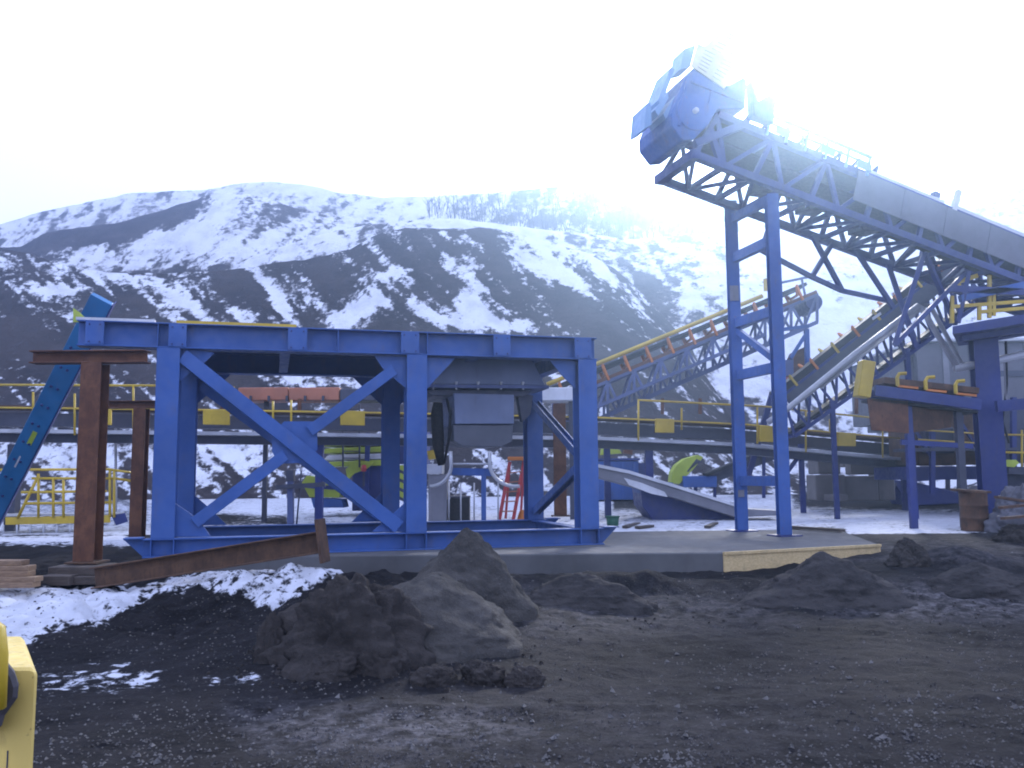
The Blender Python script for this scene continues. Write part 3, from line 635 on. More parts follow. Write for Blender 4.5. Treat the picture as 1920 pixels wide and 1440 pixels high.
build('patch_plate', MB().box(V(fb_.x - .02, fb_.y - LW / 2 - .012, zat(1386, 925, fb_)), (.14, .02, .16)), GREY, tw)
# ---- generic truss conveyor
def truss(r, pa0, pa1, pb0, pb1, side, n, mat, cw=.1, lw=.06, far=True, mat2=None):
    """lower chord pa0-pa1, upper chord pb0-pb1 in the near plane; side = vector to the far plane"""
    mat2 = mat2 or mat
    for s in ((V(0, 0, 0), side) if far else (V(0, 0, 0),)):
        bar('chord', r, mat, pa0 + s, pa1 + s, cw); bar('chord', r, mat, pb0 + s, pb1 + s, cw)
        for k in range(n + 1):
            a = pa0.lerp(pa1, k / n) + s; b = pb0.lerp(pb1, k / n) + s
            if k % 2 == 0 or n < 9: bar('post', r, mat2, a, b, lw)
            if k < n:
                a2 = pa0.lerp(pa1, (k + 1) / n) + s; b2 = pb0.lerp(pb1, (k + 1) / n) + s
                bar('diagonal', r, mat2, *((a, b2) if k % 2 else (b, a2)), lw * .9)
    for k in range(n + 1): 
        bar('cross_member', r, mat2, pa0.lerp(pa1, k / n), pa0.lerp(pa1, k / n) + side, lw)
        if k % 2 == 0: bar('cross_member', r, mat2, pb0.lerp(pb1, k / n), pb0.lerp(pb1, k / n) + side, lw)
def bracket(r, p, side, up, along, h, mat, w=.05, name='idler_bracket'):
    """trough shaped idler carrier standing over the belt line"""
    m = MB(); pts = [p - side * .02, p - side * .05 + up * h, p + side * .2 + up * h * .45, p + side * .8 + up * h * .45, p + side * 1.05 + up * h, p + side * 1.02]
    return build(name, m.tube(pts, w, 5), mat, r)
# ---- the big conveyor, head end high above the tower
SIDE = mnn * 1.6
big = thing('big_conveyor', 'highest blue truss conveyor rising to a bulky discharge head above the tower', 'conveyor', MV.pt(1500, 400) + SIDE / 2)
pa0, pa1, pb0, pb1 = MV.pt(1302, 291), MV.pt(2080, 590), MV.pt(1345, 216), MV.pt(2080, 520)
truss(big, pa0, pa1, pb0, pb1, SIDE, 16, DKBLUE, .16, .10)
ba = (pb1 - pb0).normalized(); bu = (ba.cross(mnn) * -1); bu = bu if bu.z > 0 else -bu
def along(px, off=0.0, back=0.0):            # a point of the upper chord line under photo column px, lifted along the belt normal
    lo, hi = 0.0, 1.0
    for _ in range(40):
        m_ = (lo + hi) / 2; q_ = pb0.lerp(pb1, m_); d_ = q_ - EYEP
        if 960 + F * d_.dot(RT) / d_.dot(FW) < px: lo = m_
        else: hi = m_
    return pb0.lerp(pb1, lo) + bu * off + mnn * back
def quadplate(name, par, mat, pts, vec, **k): return plate(name, par, mat, pts, vec, **k)
bar('head_cross_member', big, DKBLUE, pa0 - mnn * .1, pa0 + SIDE + mnn * .1, .2)
for k in range(0, 16): bar('wind_brace', big, DKBLUE, pa0.lerp(pa1, k / 16) + (SIDE if k % 2 else V(0, 0, 0)), pa0.lerp(pa1, (k + 1) / 16) + (V(0, 0, 0) if k % 2 else SIDE), .08)
build('belt', MB().prism([along(1350, .04, .15), along(1350, .04, 1.4), along(1350, .14, 1.4), along(1350, .14, .15)], along(2075) - along(1350)), RUBBER, big)
build('return_belt', MB().prism([along(1350, -.45, .2), along(1350, -.45, 1.4), along(1350, -.40, 1.4), along(1350, -.40, .2)], along(2075) - along(1350)), RUBBER, big)
for px in range(1400, 1640, 34): bracket(big, along(px, .0, .02), SIDE, bu, ba, .3, DKBLUE, .045)
for off, w_ in ((.42, .06), (.24, .045)): bar('handrail', big, PALEBLUE, along(1430, off, -.12), along(1622, off, -.12), w_)
for px in (1433, 1468, 1504, 1541, 1580, 1619): bar('rail_post', big, PALEBLUE, along(px, -.05, -.12), along(px, .42, -.12), .05)
for px in (1446, 1530, 1598): build('toe_panel', MB().prism([along(px, .06, -.15), along(px + 26, .06, -.15), along(px + 26, .22, -.15), along(px, .22, -.15)], mnn * .02), PALEBLUE, big)
for i, (x0, x1) in enumerate(((1604, 1690), (1691, 1769), (1770, 1850), (1851, 1930), (1931, 2075))):
    plate('side_sheet', big, CLAD, [along(x0, -.70, -.11), along(x1, -.70, -.11), along(x1, .02, -.11), along(x0, .02, -.11)], mnn * .02)
bar('cover_edge', big, WHITE, along(1622, .10, -.02), along(1766, .10, -.02), .10, .12)
bar('cover_edge', big, WHITE, along(1786, .10, -.02), along(2075, .10, -.02), .11, .13)
bar('rail_post', big, WHITE, along(1784, .0, -.05), along(1788, .55, -.05), .11)
bar('rail_post', big, DKBLUE, along(1770, .0, .4), along(1772, .55, .4), .16)
for px in (1470, 1560, 1660): build('hanger_box', MB().box(along(px, -.95, .5), (.5, .5, .22), MY), DKSTEEL, big)
# trestle of lighter steel under the low end of the boom
for (x0, y0, b0_), (x1, y1, b1_) in (((1745, 470, .2), (1712, 640, .6)), ((1745, 470, 1.4), (1790, 640, 1.2)), ((1830, 505, .2), (1822, 600, .4)), ((1745, 470, .2), (1830, 600, .6)), ((1712, 640, .6), (1830, 505, .3)), ((1680, 440, 1.4), (1745, 560, 1.2)), ((1600, 408, 1.5), (1660, 520, 1.5)), ((1660, 520, 1.5), (1745, 545, 1.3)), ((1640, 425, 1.5), (1600, 492, 1.5)), ((1600, 492, 1.5), (1660, 520, 1.5)), ((1520, 375, 1.5), (1500, 438, 1.5)), ((1500, 438, 1.5), (1600, 492, 1.5))):
    bar('trestle_bar', big, DKBLUE, MV.pt(x0, y0, b0_), MV.pt(x1, y1, b1_), .10)
# discharge head
hood = [(1262, 128), (1240, 152), (1222, 195), (1205, 239), (1206, 268), (1233, 302), (1262, 300), (1300, 263), (1322, 228), (1393, 226), (1397, 156), (1388, 152), (1350, 171), (1291, 133)]
hood = [(1255 + (x - 1205) * 138 / 188, 130 + (y - 128) * 136 / 174) for x, y in hood]
plate('head_hood', big, BLUE2, [MV.pt(*p, -.1) for p in hood], mnn * 1.6, bev=.02)
bar('hood_rib', big, BLUE2, MV.pt(1284, 150, -.13), MV.pt(1268, 240, -.13), .06, .05); bar('hood_rib', big, BLUE2, MV.pt(1292, 158, -.13), MV.pt(1388, 196, -.13), .06, .05); bar('hood_rib', big, BLUE2, MV.pt(1330, 176, -.13), MV.pt(1318, 222, -.13), .05, .05)
bar('frame_bar', big, DKBLUE, MV.pt(1302, 270), MV.pt(1400, 232), .16); bar('frame_bar', big, DKBLUE, MV.pt(1330, 240), MV.pt(1352, 310), .12)
build('head_pulley', MB().lathe(MV.pt(1296, 214, -.14), [(.05, -.02), (.40, 0), (.40, .1)], 28, mnn), BLUE2, big)
pipe('shaft', big, GALV, [MV.pt(1296, 214, -.24), MV.pt(1296, 214, 1.7)], .06, 12)
plate('drive_box', big, BLUE2, [MV.pt(*p, -.3) for p in ((1396, 162), (1400, 226), (1436, 240), (1438, 208), (1450, 192), (1432, 186), (1408, 200))], mnn * .25)
for pts in (((1190, 203), (1198, 200), (1200, 242), (1186, 250)), ((1212, 196), (1236, 134), (1243, 138), (1226, 184), (1217, 206)), ((1222, 222), (1262, 160), (1266, 170), (1252, 186), (1240, 210), (1226, 232)), ((1206, 214), (1230, 182), (1232, 192), (1212, 226))):
    plate('deflector_plate', big, PALEBLUE, [MV.pt(p[0] + 26, p[1] - 12, .1) for p in pts], mnn * .7)
def slotted(name, par, mat, c, cols, rows, nrm, th=.03):      # a sheet guard with rows of slots cut through it
    m = MB(); A, B, C, D = c
    def at(u, v): return A.lerp(B, u).lerp(D.lerp(C, u), v)
    for j in range(rows * 2 + 1):
        for i in range(cols * 2 + 1):
            if j % 2 and i % 2: continue
            fu = lambda q: (q + q // 1 * 0) / 1
            us = [0]; 
            for q_ in range(cols * 2 + 1): us.append(us[-1] + (1.5 if q_ % 2 else 1))
            vs = [0]
            for q_ in range(rows * 2 + 1): vs.append(vs[-1] + (.22 if q_ % 2 else 1))
            u0, u1, v0, v1 = us[i] / us[-1], us[i + 1] / us[-1], vs[j] / vs[-1], vs[j + 1] / vs[-1]
            a_, b_, c_, d__ = at(u0, v0), at(u1, v0), at(u1, v1), at(u0, v1)
            m.add([a_, b_, c_, d__, a_ + nrm * th, b_ + nrm * th, c_ + nrm * th, d__ + nrm * th], [(0, 1, 2, 3), (7, 6, 5, 4)] + [(k, k + 4, (k + 1) % 4 + 4, (k + 1) % 4) for k in range(4)])
    return build(name, m, mat, par)
slotted('slotted_guard', big, PALEYEL, [MV.pt(*p, -.14) for p in ((1303, 87), (1387, 126), (1352, 171), (1290, 129))], 2, 6, mnn)
slotted('slotted_guard', big, PALEYEL, [MV.pt(*p, .0) for p in ((1379, 36), (1413, 50), (1390, 126), (1318, 90))], 2, 9, mnn)
plate('guard_side', big, PALEBLUE, [MV.pt(*p, -.1) for p in ((1272, 133), (1278, 96), (1300, 88), (1290, 129))], mnn * .5)
# ---- middle conveyor, rising to the right behind the tower
V2 = VPlane(0, 27.5, 0.0); S2 = V(0, 1.15, 0)
mid = thing('belt_conveyor', 'blue truss conveyor with orange idlers rising from behind the blue frame to behind the tower', 'conveyor', V2.pt(1300, 700), 'belt conveyors of the plant')
a0, a1, b0, b1 = V2.pt(1040, 822), V2.pt(1532, 604), V2.pt(1040, 755), V2.pt(1532, 552)
truss(mid, a0, a1, b0, b1, S2, 20, STEELBLUE, .12, .075)
md = (b1 - b0).normalized(); mu = V(0, 1, 0).cross(md); mu = mu if mu.z > 0 else -mu
for k in range(12):
    p = b0.lerp(b1, .04 + k * .082); bracket(mid, p + V(0, -.05, 0), S2, mu, md, .50, ORANGE, .05)
build('belt', MB().prism([b0 + mu * .40 + V(0, .05, 0), b0 + mu * .40 + V(0, 1.1, 0), b0 + mu * .50 + V(0, 1.1, 0), b0 + mu * .50 + V(0, .05, 0)], (b1 - b0) * .985), RUBBER, mid)
pipe('edge_rail', mid, YELLOW, [b0 + mu * .62, b0.lerp(b1, .82) + mu * .62], .075, 6)
bar('side_rail', mid, RUST, b0 + mu * .08 - V(0, .06, 0), b1 + mu * .08 - V(0, .06, 0), .05, .1)
bar('walkway', mid, STEELBLUE, a0.lerp(b0, .35) - V(0, .32, 0), a0.lerp(b0, .35).lerp(a1.lerp(b1, .35), .78) - V(0, .32, 0), .5, .1)
bar('handrail', mid, STEELBLUE, V2.pt(1465, 530), V2.pt(1523, 518), .07); bar('rail_post', mid, STEELBLUE, V2.pt(1503, 522), V2.pt(1510, 556), .06)
plate('guard', mid, YELLOW, [V2.pt(*p, -.1) for p in ((1430, 524), (1440, 522), (1440, 546), (1431, 547))], (0, .05, 0))
build('head_pulley', MB().lathe(V2.pt(1527, 566), [(.26, 0), (.28, .1), (.28, 1.1), (.26, 1.2)], 16, (0, 1, 0)), DKBLUE, mid)
bar('support_leg', mid, BLUE2, V2.pt(1512, 617), V2.pt(1516, 760), .14); bar('support_brace', mid, BLUE2, V2.pt(1512, 625), V2.pt(1482, 672), .1)
bar('cap_beam', mid, BLUE2, V2.pt(1466, 618), V2.pt(1516, 612), .16, .1)
bar('support_leg', mid, DKBLUE, V2.pt(1449, 735), V2.pt(1399, 905), .16); 
# ---- chute below its head
chu = thing('transfer_chute', 'rust red transfer chute under the head of the middle conveyor', 'chute', V2.pt(1505, 720, .3))
plate('chute_body', chu, RUST, [V2.pt(*p, .25) for p in ((1500, 655), (1514, 648), (1530, 680), (1528, 712), (1480, 712), (1483, 690))], (0, .8, 0))
plate('side_plate', chu, STEELBLUE, [V2.pt(*p, .1) for p in ((1468, 675), (1490, 672), (1490, 702), (1470, 704))], (0, .12, 0))
plate('skirt', chu, RED, [V2.pt(*p, .2) for p in ((1478, 706), (1500, 700), (1502, 720), (1478, 726))], (0, .04, 0))
# ---- right conveyor, steep
V3 = VPlane(5, 24.5, -.06); S3 = V3.n * 1.1
rc = thing('belt_conveyor', 'dark steep truss conveyor climbing towards the blue platform on the right', 'conveyor', V3.pt(1650, 660), 'belt conveyors of the plant')
a0, a1, b0, b1 = V3.pt(1490, 818), V3.pt(1905, 520), V3.pt(1470, 742), V3.pt(1865, 430)
truss(rc, a0, a1, b0, b1, S3, 16, DKBLUE, .10, .065)
rd = (b1 - b0).normalized(); ru = V3.n.cross(rd); ru = ru if ru.z > 0 else -ru
for k in range(10):
    p = b0.lerp(b1, .06 + k * .098) - V3.n * .05; bracket(rc, p, S3, ru, rd, .34, (YELLOW, ORANGE)[k % 2], .04)
build('belt', MB().prism([b0 + ru * .06 - V3.n * .02, b0 + ru * .06 + V3.n * 1.1, b0 + ru * .24 + V3.n * 1.1, b0 + ru * .24 - V3.n * .02], b1 - b0), RUBBER, rc)
plate('side_sheet', rc, DKSTEEL, [b0 - ru * .42 - V3.n * .07, b1 - ru * .42 - V3.n * .07, b1 - ru * .02 - V3.n * .07, b0 - ru * .02 - V3.n * .07], V3.n * .02)
build('belt_return', MB().prism([a0 + ru * .1 + V3.n * .1, a0 + ru * .1 + V3.n * 1.0, a0 + ru * .16 + V3.n * 1.0, a0 + ru * .16 + V3.n * .1], a1 - a0), RUBBER, rc)
for x0, y0 in ((1632, 597), (1612, 656), (1668, 552)): plate('label_plate', rc, WHITE, [V3.pt(*p, -.12) for p in ((x0, y0), (x0 + 16, y0 - 11), (x0 + 18, y0 - 6), (x0 + 2, y0 + 5))], V3.n * .01)
for x in (1560, 1700):
    t = V3.pt(x, 800 - (x - 1490) * .70); bar('support_leg', rc, DKBLUE, t, V(t.x, t.y, gz(t.x, t.y)), .12)
# ---- galvanised bent pipe pair
V4 = VPlane(6, 21.5, .05)
pr = thing('pipe_run', 'pale galvanised pipe pair climbing, bending sharply down, then running right', 'pipe', V4.pt(1720, 690))
for pts, r_ in ((((1440, 792), (1480, 764), (1600, 666), (1722, 573), (1728, 578), (1795, 690)), .075), (((1500, 752), (1600, 674), (1738, 572), (1748, 572), (1758, 590), (1808, 682)), .058), (((1790, 691), (1860, 678), (1990, 648)), .10)):
    pipe('pipe', pr, GALV, [V4.pt(*p, .1 * (r_ < .06)) for p in pts], r_, 8)
pipe('pipe', pr, GALV, [V4.pt(1540, 728, .06), V4.pt(1718, 590, .06)], .03, 8)
for p, e in (((1795, 690), (1808, 682)), ((1722, 573), (1742, 572))): bar('clamp', pr, GREY, V4.pt(*p), V4.pt(*e), .08)
bar('hanger', pr, GREY, V4.pt(1883, 672), V4.pt(1886, 748), .03)
# ---- elevated walkway conveyor across the yard
WY = .213; WV = VPlane(-12.7, 21.8, WY)
wk = thing('conveyor_walkway', 'long level conveyor with yellow handrails and yellow guards crossing the yard behind the frame', 'conveyor', WV.pt(900, 825) + WV.n)
dk = [(-120, 806), (700, 816), (1130, 822), (1400, 834), (1730, 864)]
for i in range(len(dk) - 1):
    a, b = WV.pt(*dk[i]), WV.pt(*dk[i + 1])
    bar('deck', wk, GALV, a + WV.n * .45, b + WV.n * .45, .9, .09)
    bar('beam', wk, DKSTEEL, a + WV.n * .6 - V(0, 0, .155), b + WV.n * .6 - V(0, 0, .155), .35, .21)
    bar('conveyor_frame', wk, DKSTEEL, a + WV.n * 1.3 + V(0, 0, .35), b + WV.n * 1.3 + V(0, 0, .35), .5, .34)
    bar('belt', wk, DKRUST, a + WV.n * 1.3 + V(0, 0, .66), b + WV.n * 1.3 + V(0, 0, .66), .9, .08)
rl = lambda name, a, b, r=.032: pipe(name, wk, YELLOW, [WV.pt(*a), WV.pt(*b)], r, 6)
rl('handrail', (-120, 721), (290, 723)); rl('handrail', (290, 723), (440, 727)); rl('handrail', (1196, 750), (1433, 762)); rl('handrail', (1433, 762), (1720, 792))
for a, b in (((-120, 763), (400, 769)), ((400, 769), (760, 775)), ((760, 775), (1124, 783)), ((1124, 783), (1400, 796)), ((1400, 796), (1720, 825))): rl('mid_rail', a, b, .028)
for x, y0, y1 in ((62, 735, 783), (140, 738, 816), (250, 723, 806), (512, 752, 792), (546, 750, 808), (1197, 750, 826), (1278, 765, 806), (1420, 762, 832), (1511, 770, 848), (1556, 786, 812), (1655, 786, 858), (1690, 798, 842)):
    rl('rail_post', (x, y0), (x, y1), .03)
for x in (52, 170, 410, 560, 1265, 1338, 1408, 1500, 1585, 1640): bar('idler_bracket', wk, RUST, WV.pt(x, 772, .95), WV.pt(x, 742, .95), .09)
for x0, y0, x1, y1 in ((182, 766, 209, 796), (381, 768, 431, 796), (638, 770, 684, 797), (1229, 785, 1263, 811), (1423, 798, 1452, 828), (1570, 811, 1603, 836), (1741, 831, 1773, 856)):
    build('idler_guard', MB().prism([WV.pt(x0, y0, -.06), WV.pt(x1, y0 + 1, -.06), WV.pt(x1, y1 + 1, -.06), WV.pt(x0, y1, -.06)], WV.n * .12), YELLOW, wk, bev=.01)
for x, w_ in ((14, .26), (600, .2), (1150, .18), (1230, .22), (1521, .14), (1715, .16)):
    t = WV.pt(x, 830, .6); t.z = WV.pt(x, 828, .6).z; bar('support_leg', wk, DKBLUE if x > 100 else DKSTEEL, V(t.x, t.y, gz(t.x, t.y) - .1), t - V(0, 0, .05), w_)
t = WV.pt(1521, 850, .6); bar('leg_brace', wk, DKBLUE, t, WV.pt(1481, 905, .6), .1)
# ---- covered belt behind the frame
cv = thing('covered_conveyor', 'level belt cover with faded orange sheets, seen through the blue frame', 'conveyor', P(700, 745, 24.5))
for x0, x1, m_ in ((446, 540, PINK), (541, 636, PINK), (637, 1008, DKSTEEL), (1010, 1074, WHITE)): fbox('cover_sheet', cv, m_, x0, 726, x1, 751, 24.5, .9, bev=.02)
for x in range(470, 640, 34): bar('stay', cv, DKSTEEL, P(x, 742, 24.45), P(x, 752, 24.45), .06)
for x in (500, 1070): t = P(x, 752, 24.9); bar('support_leg', cv, DKSTEEL, V(t.x, t.y, gz(t.x, t.y)), t, .12)
# ---- yellow railed platform on the left
PV = VPlane(-11, 21.6, .12)
yp = thing('railed_platform', 'low yellow railed platform with grey legs standing in the snow on the left', 'platform', PV.pt(110, 1000))
yr = lambda name, pts, r=.035, m_=YELLOW: pipe(name, yp, m_, [PV.pt(*p) for p in pts], r, 6)
yr('handrail', [(-60, 881), (205, 880), (216, 882)]); yr('handrail', [(216, 882, 0), (238, 886, .5), (238, 960, .6)]); yr('mid_rail', [(60, 897), (216, 897)])
yr('mid_rail', [(40, 923), (200, 921)]); yr('mid_rail', [(45, 944), (210, 942)]); yr('mid_rail', [(216, 897), (236, 902, .5)])
for x, y0 in ((72, 888), (100, 897), (119, 900), (206, 882), (214, 882)): yr('rail_post', [(x, y0), (x, 970)])
yr('diagonal_stay', [(33, 972), (72, 892)])
plate('toe_board', yp, YELLOW, [PV.pt(*p) for p in ((10, 970), (206, 966), (206, 980), (10, 984))], PV.n * .04)
plate('deck_edge', yp, GALV, [PV.pt(*p, .05) for p in ((-80, 966), (208, 963), (208, 966), (-80, 970))], PV.n * 1.0)
plate('end_plate', yp, DKBLUE, [PV.pt(*p) for p in ((208, 966), (218, 985), (240, 978), (234, 962))], PV.n * .04)
for x in (6, 32, 57, 82, 107, 132, 158, 185): yr('leg', [(x, 984), (x, 1006)], .03, GALV)
gp = single('steel_pole', MB().tube([GG(217, 985), P(217, 800, GG(217, 985).y)], .04, 8), GALV, 'thin grey steel pole beside the yellow railed platform', 'pole')
# ---- things in the yard seen through the frame
def stand(px, py): p = GG(px, py); return p
b = stand(545, 986); ps = thing('post_stand', 'grey blue steel post with a cross arm standing in the snow behind the crossed diagonals', 'post', b)
bar('post', ps, STEELBLUE, b, P(545, 885, b.y), .15); bar('cross_arm', ps, DKSTEEL, P(519, 914, b.y - .1), P(610, 908, b.y - .1), .12, .12); bar('collar', ps, DKSTEEL, P(545, 882, b.y), P(545, 902, b.y), .20)
pipe('guy_rod', ps, DKSTEEL, [P(565, 882, b.y), P(556, 985, b.y)], .022)
b = stand(660, 968); sp = thing('screening_plant', 'lime yellow and blue mobile screening plant behind the right half of the crossed diagonals', 'screening plant', b)
Ys = b.y
for i, (y0, m_) in enumerate(((826, LIME), (839, LIME), (852, WHITE), (864, LIME))):
    a = P(603 + i * 4, y0 + 11, Ys + .2 * i); c = P(724, y0, Ys + .2 * i); plate('hood_panel', sp, m_, [P(606 + i * 4, y0 + 2, Ys), P(716, y0 - 2, Ys), P(718, y0 + 9, Ys), P(600 + i * 3, y0 + 11, Ys)], (0, 1.6, 0), bev=.02)
fbox('drive_box', sp, DKBLUE, 660, 872, 735, 958, Ys + .1, 1.4, bev=.02)
plate('side_conveyor', sp, LIME, [P(*p, Ys - .2) for p in ((575, 892), (640, 900), (636, 933), (580, 932), (566, 905))], (0, .7, 0))
plate('side_panel', sp, DKBLUE, [P(*p, Ys - .26) for p in ((578, 908), (640, 912), (638, 919), (576, 915))], (0, .05, 0))
plate('feed_bin', sp, BLUE2, [P(*p, Ys - .3) for p in ((583, 934), (640, 936), (644, 952), (588, 952))], (0, .9, 0))
plate('arm', sp, LIME, [P(*p, Ys - .3) for p in ((648, 880), (668, 862), (700, 866), (690, 878), (664, 888), (652, 900))], (0, .1, 0))
bar('support_leg', sp, DKBLUE, P(690, 812, Ys - .2), P(686, 958, Ys - .2), .14); bar('support_leg', sp, DKBLUE, P(602, 952, Ys), P(602, 975, Ys), .12); bar('support_leg', sp, DKBLUE, P(730, 952, Ys), P(730, 975, Ys), .12)
bc = build('beacon', MB().lathe(P(682, 884, Ys - .4), [(.07, 0), (.09, .1), (.06, .2)], 10), RED, sp); bar('beacon_pole', sp, DKSTEEL, P(682, 912, Ys - .4), P(682, 884, Ys - .4), .06)
hz = plate('hazard_panel', sp, LIME, [P(*p, Ys - .5) for p in ((745, 872), (762, 872), (762, 940), (756, 940), (745, 925))], (0, .05, 0))
for k in range(4):
    y = 878 + k * 17; plate('stripe', hz, DKSTEEL, [P(*p, Ys - .505) for p in ((745.5, y), (761.5, y + 8), (761.5, y + 14), (745.5, y + 6))], (0, .004, 0))
fbox('engine_box', sp, DKBLUE, 738, 800, 800, 870, Ys + .6, 1.2); plate('exhaust_box', sp, YELLOW, [P(*p, Ys + .4) for p in ((800, 846), (822, 842), (826, 858), (804, 862))], (0, .3, 0))
for x in (643, 674): bar('ladder_stile', sp, DKSTEEL, P(x, 758, Ys - .6), P(x, 876, Ys - .35), .05)
for y in range(768, 872, 13): bar('ladder_rung', sp, DKSTEEL, P(643, y, Ys - .58), P(674, y, Ys - .58), .035)
bar('support_leg', sp, DKBLUE, P(772, 868, Ys + .8), P(772, 972, Ys + .8), .14)
b = stand(822, 980)
cbn = thing('control_cabinet', 'pale grey electrical cabinet right of the middle leg of the blue frame', 'cabinet', b)
fbox('cabinet_body', cbn, GREY, 803, 889, 838, 980, b.y, .7, bev=.01); fbox('cabinet_top', cbn, GALV, 800, 870, 829, 888.5, b.y - .05, .8, bev=.01); fbox('cabinet_door', cbn, GREY, 811, 893, 837, 977, b.y - .03, .025)
b = stand(862, 979)
bx = thing('battery_crate', 'black crate beside the pale grey electrical cabinet', 'crate', b); fbox('crate_body', bx, RUBBER, 843, 934, 880, 979, b.y, .5, bev=.01); fbox('lid', bx, DKSTEEL, 842, 930, 881, 933.6, b.y - .02, .54)
b = stand(900, 979); yh = b.y - .3
hr = thing('hoop_railing', 'pale railing with two big curved hoops below the hanging hopper', 'railing', b)
def arc(cx, cy, rx, ry, a0, a1, n=10): return [P(cx + rx * math.cos(math.radians(a0 + (a1 - a0) * k / n)), cy + ry * math.sin(math.radians(a0 + (a1 - a0) * k / n)), yh) for k in range(n + 1)]
pipe('hoop', hr, GALV, [P(845, 846, yh)] + arc(806, 872, 40, 40, -5, 90), .05, 8); pipe('hoop', hr, GALV, [P(918, 848, yh)] + arc(966, 868, 48, 44, 178, 80), .05, 8)
pipe('top_rail', hr, GALV, [P(848, 870, yh), P(919, 870, yh)], .03)
for x in (842, 864, 889, 934): pipe('picket', hr, GALV, [P(x, 905, yh), P(x, 979, yh)], .022)
bar('post', hr, BLUE2, P(907, 878, yh + .2), P(907, 979, yh + .2), .13); bar('rear_beam', hr, BLUE2, P(848, 884, yh + .25), P(925, 886, yh + .25), .2, .2)
b = stand(958, 977)
sl = thing('stepladder', 'red fibreglass stepladder with an orange top standing open under the hopper', 'stepladder', b); Yl = b.y - .15
tl, tr = P(956, 866, Yl), P(983, 862, Yl)
for p, q_ in (((936, 977), tl), ((962, 977), tr)): bar('front_rail', sl, RED, P(*p, Yl - .3), q_, .085, .05)
for p, q_ in (((948, 972), tl), ((976, 972), tr)): bar('rear_rail', sl, RED, P(*p, Yl + .5), q_ + V(0, .06, 0), .06, .04)
for k in range(1, 6):
    f = k / 6.2; bar('step', sl, PINK, P(936, 977, Yl - .3).lerp(tl, f), P(962, 977, Yl - .3).lerp(tr, f), .10, .03)
build('ladder_top', MB().box((tl + tr) / 2 + V(0, .02, .06), ((tr - tl).length + .12, .3, .10)), ORANGE, sl, bev=.015)
single('barrel_cone', MB().lathe(stand(980, 978), [(.18, 0), (.17, .05), (.14, .1), (.09, .28), (.05, .32)], 14), ORANGE, 'small orange cone on the ground right of the red stepladder', 'traffic cone')
b = G(1149, 990, .6)
bk = thing('bucket', 'green plastic bucket on the slab at the right end of the blue frame', 'bucket', b)
build('bucket_body', MB().lathe(b + V(0, 0, .002), [(.135, 0), (.165, .28), (.155, .28), (.125, .02)], 20), GREEN, bk, smooth=True); build('rim', MB().lathe(b + V(0, 0, .27), [(.166, 0), (.182, .0), (.182, .025), (.160, .025)], 20), GREEN, bk)
for x0, y0, x1, y1, l_ in ((1172, 992, 1196, 985, 'short grey offcut of wood on the slab right of the green bucket'), (1195, 993, 1222, 990, 'short grey plank piece lying flat beyond the green bucket'), (1326, 992, 1342, 985, 'small upright splinter of plank near the tower foot'), (1480, 992, 1580, 999, 'long dark plank lying at the foot of the tower')):
    single('plank', MB().bar(G(x0, y0, .6) + V(0, 0, .05), G(x1, y1, .6) + V(0, 0, .05), .14, .06), OLDWOOD, l_, 'plank', 'planks on the back of the slab')
# ---- machines and blocks to the right
b = stand(1160, 940)
s1 = thing('feed_hopper', 'big blue steel bin with a lime guard just right of the blue frame', 'steel bin', b)
fbox('bin_body', s1, BLUE2, 1100, 864, 1197, 938, b.y, 1.6, bev=.02); fbox('rim', s1, DKBLUE, 1097, 859, 1200, 863.6, b.y - .06, 1.72); fbox('side_bin', s1, DKBLUE, 1197.5, 868, 1222, 930, b.y + .3, 1.2)
for x in (1112, 1140, 1168, 1190): fbox('rib', s1, BLUE2, x, 866, x + 3, 936, b.y - .06, .058)
plate('guard', s1, LIME, [P(*p, b.y - .1) for p in ((1127, 853), (1129, 838), (1155, 833), (1166, 850))], (0, .5, 0)); plate('motor', s1, RUST, [P(*p, b.y - .05) for p in ((1168, 850), (1174, 836), (1187, 838), (1186, 852))], (0, .3, 0))
b = stand(1290, 974)
s2 = thing('loading_bin', 'low dark blue sloping bin half hidden below the snowy ramp', 'steel bin', b)
plate('bin_body', s2, DKBLUE, [P(*p, b.y) for p in ((1200, 902), (1232, 902), (1380, 966), (1376, 976), (1226, 978), (1205, 950))], (0, 1.8, 0), bev=.02)
plate('end_wall', s2, BLUE2, [P(*p, b.y + .2) for p in ((1197, 898), (1262, 905), (1262, 930), (1200, 925))], (0, 1.2, 0))
rp = thing('belt_ramp', 'long snow dusted grey ramp belt sloping down to the right past the tower legs', 'ramp', P(1290, 970, b.y - .5)); Yr = b.y - .45
plate('ramp_belt', rp, GREY, [P(*p, Yr) for p in ((1120, 872), (1180, 884), (1300, 922), (1400, 954), (1462, 958), (1462, 966), (1378, 970), (1260, 933), (1120, 896))], (0, .9, 0), bev=.02)
plate('edge_rail', rp, WHITE, [P(*p, Yr - .08) for p in ((1120, 870), (1180, 882), (1300, 919), (1382, 946), (1382, 951), (1300, 925), (1180, 888), (1120, 876))], (0, .07, 0))
plate('snow_crust', rp, WHITE, [P(*p, Yr - .05) for p in ((1170, 896), (1202, 905), (1246, 922), (1252, 932), (1222, 926), (1180, 910))], (0, .04, 0))
b = stand(1310, 935); Yt = b.y
tc_ = thing('tail_conveyor', 'small dark conveyor tail with a curved lime guard and blue motor box behind the ramp', 'conveyor', b)
plate('curved_guard', tc_, LIME, [P(*p, Yt) for p in ((1259, 905), (1261, 885), (1270, 871), (1285, 860), (1309, 853), (1319, 857), (1300, 880), (1284, 896), (1274, 908))], (0, .9, 0), bev=.01)
